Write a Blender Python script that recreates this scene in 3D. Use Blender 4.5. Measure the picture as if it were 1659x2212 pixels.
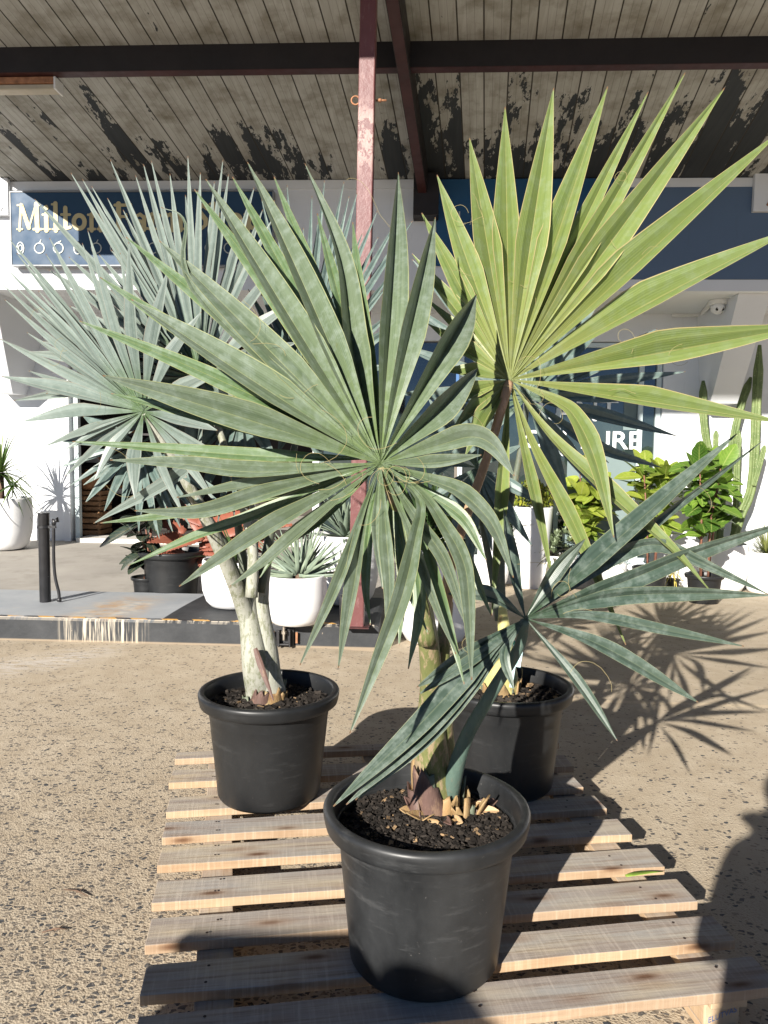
import bpy, bmesh, math, random
from mathutils import Vector, Matrix
random.seed(7)
for o in list(bpy.data.objects): bpy.data.objects.remove(o, do_unlink=True)
S = bpy.context.scene; COL = S.collection
R = math.radians
# ---------------------------------------------------------------- camera
CH = 1.43; PITCH = R(4.5); ROLL = R(0.75); F0 = 1662.0      # focal length in units of a 1659 x 2212 picture
fwd = Vector((0, math.cos(PITCH), -math.sin(PITCH))); u0 = Vector((0, math.sin(PITCH), math.cos(PITCH)))
rgt = Vector((1, 0, 0)) * math.cos(ROLL) + u0 * math.sin(ROLL)
upv = u0 * math.cos(ROLL) - Vector((1, 0, 0)) * math.sin(ROLL)
CP = Vector((0, 0, CH))
cd = bpy.data.cameras.new('camera'); cam = bpy.data.objects.new('camera', cd); COL.objects.link(cam)
cd.sensor_fit = 'VERTICAL'; cd.sensor_height = 36; cd.lens = 36 * F0 / 2212; cd.clip_end = 1000; cd.clip_start = .02
m = Matrix((rgt, upv, -fwd)).transposed().to_4x4(); m.translation = CP; cam.matrix_world = m
S.camera = cam
# ---------------------------------------------------------------- sky, sun, exposure
SAZ, SEL = R(27.5), R(22.7)
w = bpy.data.worlds.new('World'); S.world = w; w.use_nodes = True
sk = w.node_tree.nodes.new('ShaderNodeTexSky'); sk.sky_type = 'NISHITA'; sk.sun_disc = False
sk.sun_elevation = SEL; sk.sun_rotation = R(180) + SAZ
sk.air_density = .5; sk.dust_density = 0; sk.ozone_density = 3; sk.altitude = 1500
bg = w.node_tree.nodes['Background']; bg.inputs[1].default_value = .05
w.node_tree.links.new(sk.outputs[0], bg.inputs[0])
sl = bpy.data.lights.new('sun', 'SUN'); sl.energy = 5.0; sl.angle = R(.5); sl.color = (1, .945, .86)
so = bpy.data.objects.new('sun', sl); COL.objects.link(so)
sund = Vector((math.sin(SAZ) * math.cos(SEL), math.cos(SAZ) * math.cos(SEL), -math.sin(SEL)))
so.rotation_euler = sund.to_track_quat('-Z', 'Y').to_euler()
S.view_settings.view_transform = 'Standard'; S.view_settings.look = 'None'; S.view_settings.gamma = 1
S.view_settings.exposure = 1.12
S.cycles.max_bounces = 8; S.cycles.diffuse_bounces = 5
# ---------------------------------------------------------------- helpers: pixel rays give real places
def ray(px, py): return fwd + rgt * ((px - 829.5) / F0) - upv * ((py - 1106.0) / F0)
def at(px, py, z): return CP + ray(px, py) * z
def onz(px, py, Z):
    d = ray(px, py); return CP + d * ((Z - CH) / d.z)
def onplane(px, py, P, n):
    d = ray(px, py); return CP + d * ((P - CP).dot(n) / d.dot(n))
def sstep(a, b, x):
    t = max(0, min(1, (x - a) / (b - a))); return t * t * (3 - 2 * t)
def g(x, y): return -0.05 * max(0, min(y, 12) - 4.6) * sstep(-.6, .9, x)
def rayground(px, py):
    Z = 0
    for _ in range(30):
        p = onz(px, py, Z); Z = .5 * Z + .5 * g(p.x, p.y)
    return onz(px, py, Z)
def wm(o): return (wm(o.parent) if o.parent else Matrix.Identity(4)) @ o.matrix_basis
class MB:
    def __init__(s): s.v = []; s.f = []; s.uv = []; s.t = []
    def add(s, vs, fs, uv=None, tone=.5):
        b = len(s.v); s.v += [Vector(p) for p in vs]; s.f += [tuple(b + i for i in f) for f in fs]
        s.uv += (uv if uv else [(0, 0)] * len(vs)); s.t += [tone] * len(vs); return b
    def box(s, c, d, rot=None, tone=.5):
        c = Vector(c); hx, hy, hz = d[0] / 2, d[1] / 2, d[2] / 2
        vs = [Vector((x, y, z)) for x in (-hx, hx) for y in (-hy, hy) for z in (-hz, hz)]
        if rot is not None: vs = [rot @ v for v in vs]
        s.add([c + v for v in vs], [(0, 1, 3, 2), (4, 6, 7, 5), (0, 4, 5, 1), (2, 3, 7, 6), (0, 2, 6, 4), (1, 5, 7, 3)], None, tone)
    def tube(s, pts, rad, n=10, cap=True, flat=1.0, tone=.5):
        pts = [Vector(p) for p in pts]; k = len(pts)
        if not hasattr(rad, '__len__'): rad = [rad] * k
        vs = []; uv = []; prev = None; L = 0
        for i, p in enumerate(pts):
            t = (pts[min(i + 1, k - 1)] - pts[max(i - 1, 0)]).normalized()
            if prev is None: a = t.cross(Vector((0, 1, 0)) if abs(t.y) < .9 else Vector((1, 0, 0))).normalized()
            else: a = (prev - t * prev.dot(t)).normalized()
            prev = a; b = t.cross(a)
            if i: L += (p - pts[i - 1]).length
            for j in range(n):
                an = 2 * math.pi * j / n
                vs.append(p + a * (rad[i] * math.cos(an)) + b * (rad[i] * flat * math.sin(an))); uv.append((j / n, L))
        fs = [(i * n + j, i * n + (j + 1) % n, (i + 1) * n + (j + 1) % n, (i + 1) * n + j) for i in range(k - 1) for j in range(n)]
        if cap: fs += [tuple(range(n))[::-1], tuple((k - 1) * n + j for j in range(n))]
        s.add(vs, fs, uv, tone)
    def lathe(s, prof, n=48, c=(0, 0, 0), capb=True, wob=0):
        c = Vector(c); vs = []; uv = []
        for r, z in prof:
            for j in range(n):
                a = 2 * math.pi * j / n; q = r * (1 + wob * math.sin(2 * a + 3 * z))
                vs.append(c + Vector((q * math.cos(a), q * math.sin(a), z))); uv.append((j / n, z))
        k = len(prof)
        fs = [(i * n + j, i * n + (j + 1) % n, (i + 1) * n + (j + 1) % n, (i + 1) * n + j) for i in range(k - 1) for j in range(n)]
        if capb: fs.append(tuple(range(n))[::-1])
        s.add(vs, fs, uv)
    def disc(s, c, r, n=40, jit=0.0):
        c = Vector(c); rings = 8; vs = [c + Vector((0, 0, random.uniform(0, jit)))]
        for i in range(1, rings + 1):
            for j in range(n):
                a = 2 * math.pi * j / n; q = r * i / rings
                vs.append(c + Vector((q * math.cos(a), q * math.sin(a), random.uniform(-jit, jit))))
        fs = [(0, 1 + j, 1 + (j + 1) % n) for j in range(n)]
        for i in range(rings - 1):
            fs += [(1 + i * n + j, 1 + (i + 1) * n + j, 1 + (i + 1) * n + (j + 1) % n, 1 + i * n + (j + 1) % n) for j in range(n)]
        s.add(vs, fs)
    def blade(s, base, d, up, L, W, n=7, droop=.2, fold=.25, prof='lance', tone=.5, curl=0):
        base = Vector(base); d = Vector(d).normalized(); up = Vector(up); side = d.cross(up)
        if side.length < .01: side = d.cross(Vector((1, .3, 0)))
        side.normalize(); p = base.copy(); vs = []; uv = []; st = L / n
        for i in range(n + 1):
            t = i / n
            if prof == 'lance': wv = (min(1, .55 + 1.8 * t)) * (1 - t ** 2.2)
            elif prof == 'strap': wv = 1 - t ** 3
            elif prof == 'taper': wv = (1 - t) ** .8
            elif prof == 'oval': wv = math.sin(math.pi * min(1, max(0, .04 + .94 * t))) ** .75
            else: wv = math.sin(math.pi * min(1, .05 + .93 * t ** .8)) ** .7 * (.55 + .45 * t + .25 * math.sin(3.1 * t * 2) * -.5)
            hw = W / 2 * max(wv, .03); nn = side.cross(d).normalized()
            for q in (-1, 0, 1):
                vs.append(p + side * (hw * q) + nn * (abs(q) * hw * fold + math.sin(t * 9 + q) * curl * W)); uv.append((q * .5 + .5, t))
            d = (d + Vector((0, 0, -droop / n)) * 1.0).normalized(); p = p + d * st
        fs = []
        for i in range(n):
            for q in range(2): a = i * 3 + q; fs.append((a, a + 1, a + 4, a + 3))
        s.add(vs, fs, uv, tone)
    def build(s, name, mat, parent=None, smooth=False, bevel=0, solid=0, loc=None, rot=None):
        vv = s.v
        if parent and loc is None:
            iv = wm(parent).inverted(); vv = [iv @ v for v in vv]
        me = bpy.data.meshes.new(name); me.from_pydata([tuple(v) for v in vv], [], s.f)
        ul = me.uv_layers.new(name='UVMap'); at_ = me.attributes.new('tone', 'FLOAT', 'POINT')
        at_.data.foreach_set('value', s.t)
        lv = [0] * len(me.loops); me.loops.foreach_get('vertex_index', lv)
        fl = []
        for i in lv: fl += s.uv[i]
        ul.data.foreach_set('uv', fl)
        if smooth: me.polygons.foreach_set('use_smooth', [True] * len(me.polygons))
        me.update(); me.materials.append(mat)
        o = bpy.data.objects.new(name, me); COL.objects.link(o)
        if parent: o.parent = parent
        if loc is not None: o.location = loc
        if rot is not None: o.rotation_euler = rot
        if bevel:
            b = o.modifiers.new('b', 'BEVEL'); b.width = bevel; b.segments = 2; b.limit_method = 'ANGLE'
        if solid:
            b = o.modifiers.new('s', 'SOLIDIFY'); b.thickness = solid
        return o
def tag(o, label, cat, group=None):
    o['label'] = label; o['category'] = cat
    if group: o['group'] = group
    return o
def struct(o): o['kind'] = 'structure'; return o
def thing(name, loc, label, cat, group=None, rz=0):
    o = bpy.data.objects.new(name, None); COL.objects.link(o); o.location = loc; o.rotation_euler.z = rz
    o.empty_display_size = .1
    bpy.context.view_layer.update()
    return tag(o, label, cat, group)
def textmesh(txt, size, offset=0, ext=.002):
    c = bpy.data.curves.new('t', 'FONT'); c.body = txt; c.size = size; c.offset = offset; c.extrude = ext
    o = bpy.data.objects.new('t', c); COL.objects.link(o); bpy.context.view_layer.update()
    me = bpy.data.meshes.new_from_object(o.evaluated_get(bpy.context.evaluated_depsgraph_get()))
    bpy.data.objects.remove(o, do_unlink=True); return me
# ---------------------------------------------------------------- materials
class NT:
    def __init__(s, name):
        s.m = bpy.data.materials.new(name); s.m.use_nodes = True; s.t = s.m.node_tree; s.b = s.t.nodes['Principled BSDF']
        s.tc = s.t.nodes.new('ShaderNodeTexCoord')
    def n(s, typ, **kw):
        k = s.t.nodes.new(typ)
        for a, v in kw.items(): setattr(k, a, v)
        return k
    def l(s, a, b): s.t.links.new(a, b)
    def mp(s, src='Object', scale=(1, 1, 1), rot=(0, 0, 0), loc=(0, 0, 0)):
        k = s.n('ShaderNodeMapping'); s.l(s.tc.outputs[src], k.inputs[0])
        k.inputs['Scale'].default_value = scale; k.inputs['Rotation'].default_value = rot; k.inputs['Location'].default_value = loc
        return k.outputs[0]
    def noise(s, vec, scale=5, detail=4, rough=.55, out=0):
        k = s.n('ShaderNodeTexNoise'); s.l(vec, k.inputs['Vector']); k.inputs['Scale'].default_value = scale
        k.inputs['Detail'].default_value = detail; k.inputs['Roughness'].default_value = rough; return k.outputs[out]
    def vor(s, vec, scale=5, out=0, feat='F1'):
        k = s.n('ShaderNodeTexVoronoi', feature=feat); s.l(vec, k.inputs['Vector']); k.inputs['Scale'].default_value = scale; return k.outputs[out]
    def rng(s, v, a, b, c=0, d=1, sm=False):
        k = s.n('ShaderNodeMapRange'); s.l(v, k.inputs[0])
        if sm: k.interpolation_type = 'SMOOTHSTEP'
        for i, q in enumerate((a, b, c, d)): k.inputs[i + 1].default_value = q
        return k.outputs[0]
    def mth(s, op, a, b=None, c=None):
        k = s.n('ShaderNodeMath', operation=op)
        for i, q in enumerate((a, b, c)):
            if q is None: continue
            if isinstance(q, (int, float)): k.inputs[i].default_value = q
            else: s.l(q, k.inputs[i])
        return k.outputs[0]
    def mix(s, fac, a, b, blend='MIX'):
        k = s.n('ShaderNodeMix', data_type='RGBA', blend_type=blend)
        for i, q in ((0, fac), (6, a), (7, b)):
            if isinstance(q, (int, float)): k.inputs[i].default_value = q
            elif isinstance(q, tuple): k.inputs[i].default_value = (*q, 1) if len(q) == 3 else q
            else: s.l(q, k.inputs[i])
        return k.outputs[2]
    def sep(s, v):
        k = s.n('ShaderNodeSeparateXYZ'); s.l(v, k.inputs[0]); return k.outputs
    def attr(s, nm='tone'):
        k = s.n('ShaderNodeAttribute', attribute_name=nm); return k.outputs['Fac']
    def bump(s, h, st=.3, dist=.01):
        k = s.n('ShaderNodeBump'); k.inputs['Strength'].default_value = st; k.inputs['Distance'].default_value = dist
        s.l(h, k.inputs['Height']); s.l(k.outputs[0], s.b.inputs['Normal'])
    def fin(s, col, rough=.6, spec=.5, metal=0):
        if isinstance(col, tuple): s.b.inputs['Base Color'].default_value = (*col, 1)
        else: s.l(col, s.b.inputs['Base Color'])
        if isinstance(rough, (int, float)): s.b.inputs['Roughness'].default_value = rough
        else: s.l(rough, s.b.inputs['Roughness'])
        s.b.inputs['Specular IOR Level'].default_value = spec; s.b.inputs['Metallic'].default_value = metal
        return s.m
def simple(name, col, rough=.6, var=.25, scale=6, bump=.15, bs=60, spec=.4, metal=0, dirt=None, dlo=.55, dhi=.75):
    k = NT(name); v = k.mp(); n1 = k.noise(v, scale, 6)
    c = k.mix(k.rng(n1, .3, .7), tuple(x * (1 - var) for x in col), tuple(min(1, x * (1 + var)) for x in col))
    if dirt: c = k.mix(k.rng(k.noise(v, scale * 2.3, 8, .65), dlo, dhi), c, dirt)
    if bump: k.bump(k.noise(v, bs, 5), bump, .004)
    return k.fin(c, k.rng(k.noise(v, scale * 3, 4), .2, .8, max(0, rough - .12), min(1, rough + .12)), spec, metal)
# ================================================================ materials of the setting
def mat_ground():
    k = NT('exposed_aggregate_concrete'); v = k.mp()
    n1 = k.noise(v, .7, 5); n2 = k.noise(v, 6, 6, .65)
    base = k.mix(k.rng(n1, .3, .7), (.42, .355, .265), (.54, .46, .35))
    base = k.mix(k.rng(n2, .25, .8), base, (.35, .28, .195))
    # stones show as separate dark chips, denser in worn areas
    vs = k.mp(scale=(1, 1.25, 1)); wv = k.n('ShaderNodeVectorMath', operation='ADD'); k.l(vs, wv.inputs[0])
    nz = k.noise(v, 40, 2, .5, 1); sc = k.n('ShaderNodeVectorMath', operation='SCALE'); k.l(nz, sc.inputs[0]); sc.inputs[3].default_value = .018; k.l(sc.outputs[0], wv.inputs[1])
    vd = k.n('ShaderNodeTexVoronoi', feature='F1'); k.l(wv.outputs[0], vd.inputs['Vector']); vd.inputs['Scale'].default_value = 50
    cid = k.sep(vd.outputs['Color'])
    ve_ = k.n('ShaderNodeTexVoronoi', feature='DISTANCE_TO_EDGE'); k.l(wv.outputs[0], ve_.inputs['Vector']); ve_.inputs['Scale'].default_value = 50; ve = ve_.outputs['Distance']
    x = k.sep(k.mp())
    dens = k.rng(k.noise(v, .55, 3), .35, .65, .62, .95)
    dens = k.mth('MULTIPLY', dens, k.rng(x[1], 2.1, 4.6, 1.0, .2))
    dens = k.mth('MULTIPLY', dens, k.rng(x[0], -.3, .9, 1.0, .38))
    stone = k.mth('MULTIPLY', k.mth('LESS_THAN', cid[0], dens), k.rng(k.mth('SUBTRACT', ve, k.mth('MULTIPLY', cid[2], .2)), .05, .09))
    scol = k.mix(k.mth('POWER', cid[1], 1.3), (.05, .055, .062), (.32, .26, .19))
    c = k.mix(stone, base, scol)
    vd2 = k.n('ShaderNodeTexVoronoi', feature='F1'); k.l(wv.outputs[0], vd2.inputs['Vector']); vd2.inputs['Scale'].default_value = 105; ci2 = k.sep(vd2.outputs['Color'])
    st2 = k.mth('MULTIPLY', k.mth('LESS_THAN', ci2[0], k.mth('MULTIPLY', dens, .5)), k.rng(vd2.outputs['Distance'], .45, .35))
    c = k.mix(k.mth('MULTIPLY', st2, .85), c, k.mix(ci2[1], (.07, .07, .075), (.33, .25, .17)))
    # small pits and sand
    v2 = k.vor(v, 150); c = k.mix(k.mth('MULTIPLY', k.rng(v2, .18, .05), .55), c, (.13, .09, .055))
    # white lime stain running away from the kerb
    ln = k.mth('ABSOLUTE', k.mth('ADD', k.mth('MULTIPLY', k.mth('ADD', x[0], 2.05), -.75), k.mth('ADD', x[1], -5.2)))
    st = k.mth('MULTIPLY', k.rng(ln, .38, .05), k.mth('MULTIPLY', k.rng(x[0], -1.75, -2.1), k.rng(x[0], -3.2, -2.6)))
    st = k.mth('MULTIPLY', st, k.rng(k.noise(k.mp(scale=(3, 9, 1), rot=(0, 0, .64)), 2.5, 6, .7), .42, .68, 0, .8))
    c = k.mix(st, c, (.62, .6, .58))
    # joint between two pours
    jt = k.mth('ABSOLUTE', k.mth('ADD', k.mth('ADD', x[1], k.mth('MULTIPLY', x[0], .06)), -4.45))
    jt = k.mth('MULTIPLY', k.rng(jt, .035, .012), k.rng(x[0], .6, 1.1))
    c = k.mix(k.mth('MULTIPLY', jt, .55), c, (.62, .5, .34))
    h = k.mth('ADD', k.mth('MULTIPLY', stone, .7), k.mth('ADD', k.mth('MULTIPLY', k.noise(v, 70, 4, .7), .9), k.mth('MULTIPLY', v2, .5)))
    k.bump(k.mth('MULTIPLY', h, k.rng(x[1], 2.5, 6, 1, .3)), .42, .01)
    return k.fin(c, .8, .3)
def mat_boards():
    k = NT('peeling_ceiling_boards'); v = k.mp(rot=(0, 0, R(4.6)))
    x = k.sep(v); bw = .206
    bx = k.mth('DIVIDE', x[0], bw); bid = k.mth('FLOOR', bx); fr = k.mth('FRACT', bx)
    wn = k.n('ShaderNodeTexWhiteNoise', noise_dimensions='1D'); k.l(bid, wn.inputs['W'])
    sv = k.mp(rot=(0, 0, R(4.6)), scale=(16, .9, 1))
    n1 = k.noise(sv, 1.4, 8, .7); n2 = k.noise(k.mp(rot=(0, 0, R(4.6)), scale=(2, 2, 1)), 2.2, 6, .6)
    c = k.mix(k.rng(n1, .35, .7), (.46, .465, .45), (.33, .325, .30))
    c = k.mix(k.rng(n2, .45, .75), c, (.19, .178, .142))
    c = k.mix(k.mth('MULTIPLY', wn.outputs[0], .18), c, (.2, .185, .145))
    # mould flecks
    c = k.mix(k.rng(k.noise(k.mp(rot=(0, 0, R(4.6)), scale=(9, 2.2, 1)), 5, 6, .75), .64, .72), c, (.13, .12, .085))
    # peeled patches down to the dark old coat, following single boards, more of them near the wall
    pv = k.mp(rot=(0, 0, R(4.6)), scale=(3.2, .85, 1)); pn = k.noise(pv, 1.15, 7, .62)
    pn2 = k.noise(k.mp(rot=(0, 0, R(4.6)), scale=(9, 3, 1)), 2.2, 4, .7)
    amt = k.mth('ADD', pn, k.mth('MULTIPLY', k.mth('ADD', wn.outputs[0], -.5), .22))
    amt = k.mth('ADD', amt, k.mth('MULTIPLY', k.mth('ADD', pn2, -.5), .36))
    amt = k.mth('ADD', amt, k.rng(x[1], -2.1, -.35, -.24, .055))
    amt = k.mth('ADD', amt, k.rng(x[0], .2, 3.2, 0, .07))
    peel = k.rng(amt, .535, .541)
    dk = k.mix(k.noise(sv, 2, 4), (.022, .028, .035), (.055, .06, .066))
    c = k.mix(peel, c, dk)
    # grooves: one deep at the joint, two fine beads
    gd = k.mth('MINIMUM', fr, k.mth('SUBTRACT', 1.0, fr)); g1 = k.rng(gd, .035, .018)
    b1 = k.rng(k.mth('ABSOLUTE', k.mth('SUBTRACT', fr, .36)), .014, .006); b2 = k.rng(k.mth('ABSOLUTE', k.mth('SUBTRACT', fr, .66)), .014, .006)
    bd = k.mth('MULTIPLY', k.mth('MAXIMUM', b1, b2), .4)
    c = k.mix(k.mth('MAXIMUM', g1, bd), c, (.045, .04, .033))
    k.bump(k.mth('ADD', k.mth('MULTIPLY', g1, -1), k.mth('MULTIPLY', peel, -.25)), .6, .01)
    return k.fin(c, .75, .25)
def mat_paint(name, col, dirt=(.3, .28, .25), amt=.3):
    k = NT(name); v = k.mp(); n1 = k.noise(v, 1.3, 6, .6); n2 = k.noise(k.mp(scale=(5, 5, .7)), 3, 6, .7)
    c = k.mix(k.rng(n1, .3, .75), col, tuple(x * .93 for x in col))
    c = k.mix(k.mth('MULTIPLY', k.rng(n2, .6, .85), amt), c, dirt)
    k.bump(k.noise(v, 35, 5), .12, .006); return k.fin(c, .6, .3)
def mat_kerb():
    k = NT('painted_kerb'); v = k.mp(); x = k.sep(v)
    geo = k.n('ShaderNodeNewGeometry'); nz = k.sep(geo.outputs['Normal'])[2]
    n1 = k.noise(v, 3, 7, .65); n2 = k.noise(k.mp(scale=(2, 8, 2)), 4, 6, .7)
    grey = k.mix(k.rng(n1, .3, .7), (.27, .29, .31), (.36, .37, .38)); grey = k.mix(k.rng(n2, .62, .75), grey, (.40, .33, .25))
    blk = k.mix(k.rng(n1, .35, .7), (.02, .022, .025), (.048, .05, .053)); blk = k.mix(k.rng(k.noise(v, 16, 6, .7), .66, .72), blk, (.30, .25, .19))
    # arc between grey and black coats on the top
    dx = k.mth('ADD', x[0], .12); dy = k.mth('MULTIPLY', x[1], .4)
    rr = k.mth('SQRT', k.mth('ADD', k.mth('MULTIPLY', dx, dx), k.mth('MULTIPLY', dy, dy)))
    top = k.mix(k.rng(rr, 1.42, 1.43), blk, grey)
    # lime and rust stain
    wob = k.mth('ADD', x[0], k.mth('MULTIPLY', k.mth('ADD', k.noise(v, 5, 4), -.5), .35))
    sx = k.mth('ABSOLUTE', k.mth('ADD', k.mth('ADD', wob, k.mth('MULTIPLY', x[1], -.12)), 2.07))
    sm = k.rng(sx, .33, .12); sm = k.mth('MULTIPLY', sm, k.rng(x[1], .95, .55))
    sm = k.mth('MULTIPLY', sm, k.rng(k.noise(k.mp(scale=(2, 7, 1)), 4, 5, .7), .36, .56))
    top = k.mix(k.mth('MULTIPLY', sm, .85), top, k.mix(k.rng(k.noise(v, 6, 4), .35, .6), (.55, .5, .42), (.42, .27, .14)))
    # yellow and black dashes at the front edge
    fr = k.mth('FRACT', k.mth('MULTIPLY', k.mth('ADD', x[0], k.mth('MULTIPLY', x[1], .8)), 4.3)); dash = k.mth('GREATER_THAN', fr, .48)
    strip = k.mth('MULTIPLY', k.rng(x[1], .062, .058), k.rng(x[1], .02, .024))
    strip = k.mth('MULTIPLY', strip, k.rng(k.noise(v, 7, 5, .7), .62, .5))
    top = k.mix(strip, top, k.mix(dash, (.03, .028, .03), (.55, .3, .07)))
    top = k.mix(k.mth('MULTIPLY', k.rng(x[1], .026, .018), k.rng(k.noise(k.mp(scale=(6, 1, 1)), 4, 5, .7), .45, .55)), top, (.6, .53, .43))
    side = blk
    sn = k.noise(k.mp(scale=(38, 1, 1.6)), 1.0, 4, .6)
    sd = k.mth('MULTIPLY', k.rng(k.mth('ABSOLUTE', k.mth('ADD', x[0], 1.98)), .36, .2), k.rng(sn, .48, .6))
    side = k.mix(k.mth('MULTIPLY', sd, .9), side, k.mix(sn, (.6, .56, .5), (.62, .52, .36)))
    side = k.mix(k.mth('MULTIPLY', k.rng(x[2], .016, .008), .6), side, (.36, .28, .19))
    c = k.mix(k.rng(nz, .6, .7), side, top)
    k.bump(k.noise(v, 40, 6, .7), .3, .006); return k.fin(c, .62, .35)
def mat_wood(name, warm=0.0):
    k = NT(name); oi = k.n('ShaderNodeObjectInfo'); rn = oi.outputs['Random']
    off = k.n('ShaderNodeCombineXYZ'); k.l(k.mth('MULTIPLY', rn, 37), off.inputs[0]); k.l(k.mth('MULTIPLY', rn, 91), off.inputs[1])
    ad = k.n('ShaderNodeVectorMath', operation='ADD'); k.l(k.tc.outputs['Object'], ad.inputs[0]); k.l(off.outputs[0], ad.inputs[1])
    def mp(sc):
        q = k.n('ShaderNodeMapping'); k.l(ad.outputs[0], q.inputs[0]); q.inputs['Scale'].default_value = sc; return q.outputs[0]
    nw = k.noise(mp((1.2, 5, 5)), 1.5, 3, .5)
    gr = k.noise(mp((2.2, 60, 60)), 1.5, 6, .65); saw = k.noise(mp((120, 6, 6)), 1, 3, .6)
    w1 = k.noise(mp((1.4, 14, 14)), 1.6, 4, .6)
    geo = k.n('ShaderNodeNewGeometry'); nz = k.sep(geo.outputs['Normal'])[2]
    top = k.mix(k.rng(nw, .4, .68), (.345, .325, .295), (.47, .38, .255)); top = k.mix(k.rng(w1, .4, .62), top, (.30, .255, .22))
    top = k.mix(k.mth('MULTIPLY', k.rng(gr, .5, .68), .75), top, (.19, .135, .095)); top = k.mix(k.mth('MULTIPLY', k.rng(saw, .5, .75), .35), top, (.62, .54, .45))
    sid = k.mix(k.rng(w1, .35, .65), (.33, .22, .13), (.42, .30, .185)); sid = k.mix(k.mth('MULTIPLY', k.rng(saw, .5, .7), .3), sid, (.7, .55, .4))
    sid = k.mix(k.mth('MULTIPLY', k.rng(gr, .55, .75), .4), sid, (.2, .12, .07))
    c = k.mix(k.rng(nz, .5, .8), sid, top)
    c = k.mix(k.mth('MULTIPLY', rn, .35), c, k.mix(.5, c, (.25, .22, .21)))
    kn = k.vor(mp((3.2, 11, 11)), 1.25); kc = k.rng(kn, .17, .05)
    c = k.mix(k.mth('MULTIPLY', k.rng(kn, .36, .12), .45), c, (.22, .12, .06))
    c = k.mix(k.mth('MULTIPLY', kc, .85), c, (.10, .045, .022))
    c = k.mix(k.mth('GREATER_THAN', k.attr(), .9), c, (.045, .03, .025))
    if warm: c = k.mix(warm, c, (.55, .4, .25))
    k.bump(k.mth('ADD', gr, k.mth('MULTIPLY', saw, .6)), .4, .003); return k.fin(c, .78, .25)
MG = mat_ground(); MBD = mat_boards(); MW = mat_paint('white_wall_paint', (.70, .715, .74)); MK = mat_kerb(); MWD = mat_wood('weathered_pallet_wood')
MWD2 = mat_wood('fresher_pallet_wood', .25)
MPAVE = simple('grey_pavement_concrete', (.34, .315, .28), .8, .12, 1.6, .3, 70, .25, dirt=(.24, .22, .19), dlo=.5, dhi=.8)
MMAR = simple('dark_maroon_paint', (.045, .012, .012), .5, .3, 4, .1)
MBEAM = simple('brown_black_shaded_beam', (.012, .008, .0075), .55, .3, 4, .1)  # maroon beam sides darkened for shade; also plain dark corbel and shelf
MFRAME = simple('pale_teal_frame_paint', (.52, .60, .61), .4, .06, 4, .02)
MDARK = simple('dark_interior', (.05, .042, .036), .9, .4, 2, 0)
MBLACK = simple('black_metal_paint', (.018, .018, .02), .4, .3, 12, .15, 40, .5, dirt=(.22, .21, .2), dlo=.66, dhi=.7)
# ================================================================ ground
def ground():
    xs = [-150, -60, -25, -12] + [-8 + .4 * i for i in range(41)] + [12, 25, 60, 150]
    ys = [-150, -60, -25, -10] + [-4 + .4 * i for i in range(41)] + [16, 30, 150]
    b = MB(); b.add([(x, y, g(x, y)) for y in ys for x in xs], [(j * len(xs) + i, j * len(xs) + i + 1, (j + 1) * len(xs) + i + 1, (j + 1) * len(xs) + i) for j in range(len(ys) - 1) for i in range(len(xs) - 1)])
    return struct(b.build('ground', MG, smooth=True))
ground()
# ================================================================ kerb and pavement
TH = R(3.0)
k1 = onz(0, 1382, 0); k2 = onz(800, 1402, 0)
kdir = (k2 - k1).normalized(); kin = Vector((-kdir.y, kdir.x, 0)); kang = math.atan2(kdir.y, kdir.x)
k0 = Vector((k2.x, k2.y, 0))
KE = onz(818, 1398, 0); KEL = (KE - k0).dot(kdir)
def kw(x, y, z): return k0 + kdir * x + kin * y + Vector((0, 0, z))
kb = MB(); KD = 1.02
prof = [(0, -.3), (0, .155), (.012, .17), (.03, .175), (KD, .182), (KD, -.3)]
xs = [-14, -9, -6, -4, -3, -2, -1, -.5, KEL - .03, KEL]
vs = [Vector((x, y, z - (.012 if x == KEL else 0))) for x in xs for y, z in prof]; n = len(prof)
fs = [(i * n + j, i * n + j + 1, (i + 1) * n + j + 1, (i + 1) * n + j)[::-1] for i in range(len(xs) - 1) for j in range(n - 1)] + [tuple((len(xs) - 1) * n + j for j in range(n))]
kb.add(vs, fs); KERB = struct(kb.build('kerb', MK, loc=k0, rot=(0, 0, kang)))
ZP0, ZP1 = .085, .19
pv = MB(); q = [kw(-14, KD, ZP0), kw(KEL, KD, ZP0), kw(KEL, KD + 7, ZP1 + .09), kw(-14, KD + 7, ZP1 + .09)]
pv.add(q + [p - Vector((0, 0, .7)) for p in q], [(0, 1, 2, 3), (0, 4, 5, 1), (1, 5, 6, 2), (2, 6, 7, 3)]); PAVE = struct(pv.build('pavement', MPAVE))
def zpave(p):
    d = (p - k0).dot(kin) - KD; return ZP0 + (ZP1 + .09 - ZP0) * d / 7
def onpave(px, py):
    z = .12
    for _ in range(30): z = .5 * z + .5 * zpave(onz(px, py, z))
    return onz(px, py, z)
def onkerb(px, py): return onz(px, py, .178)
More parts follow.
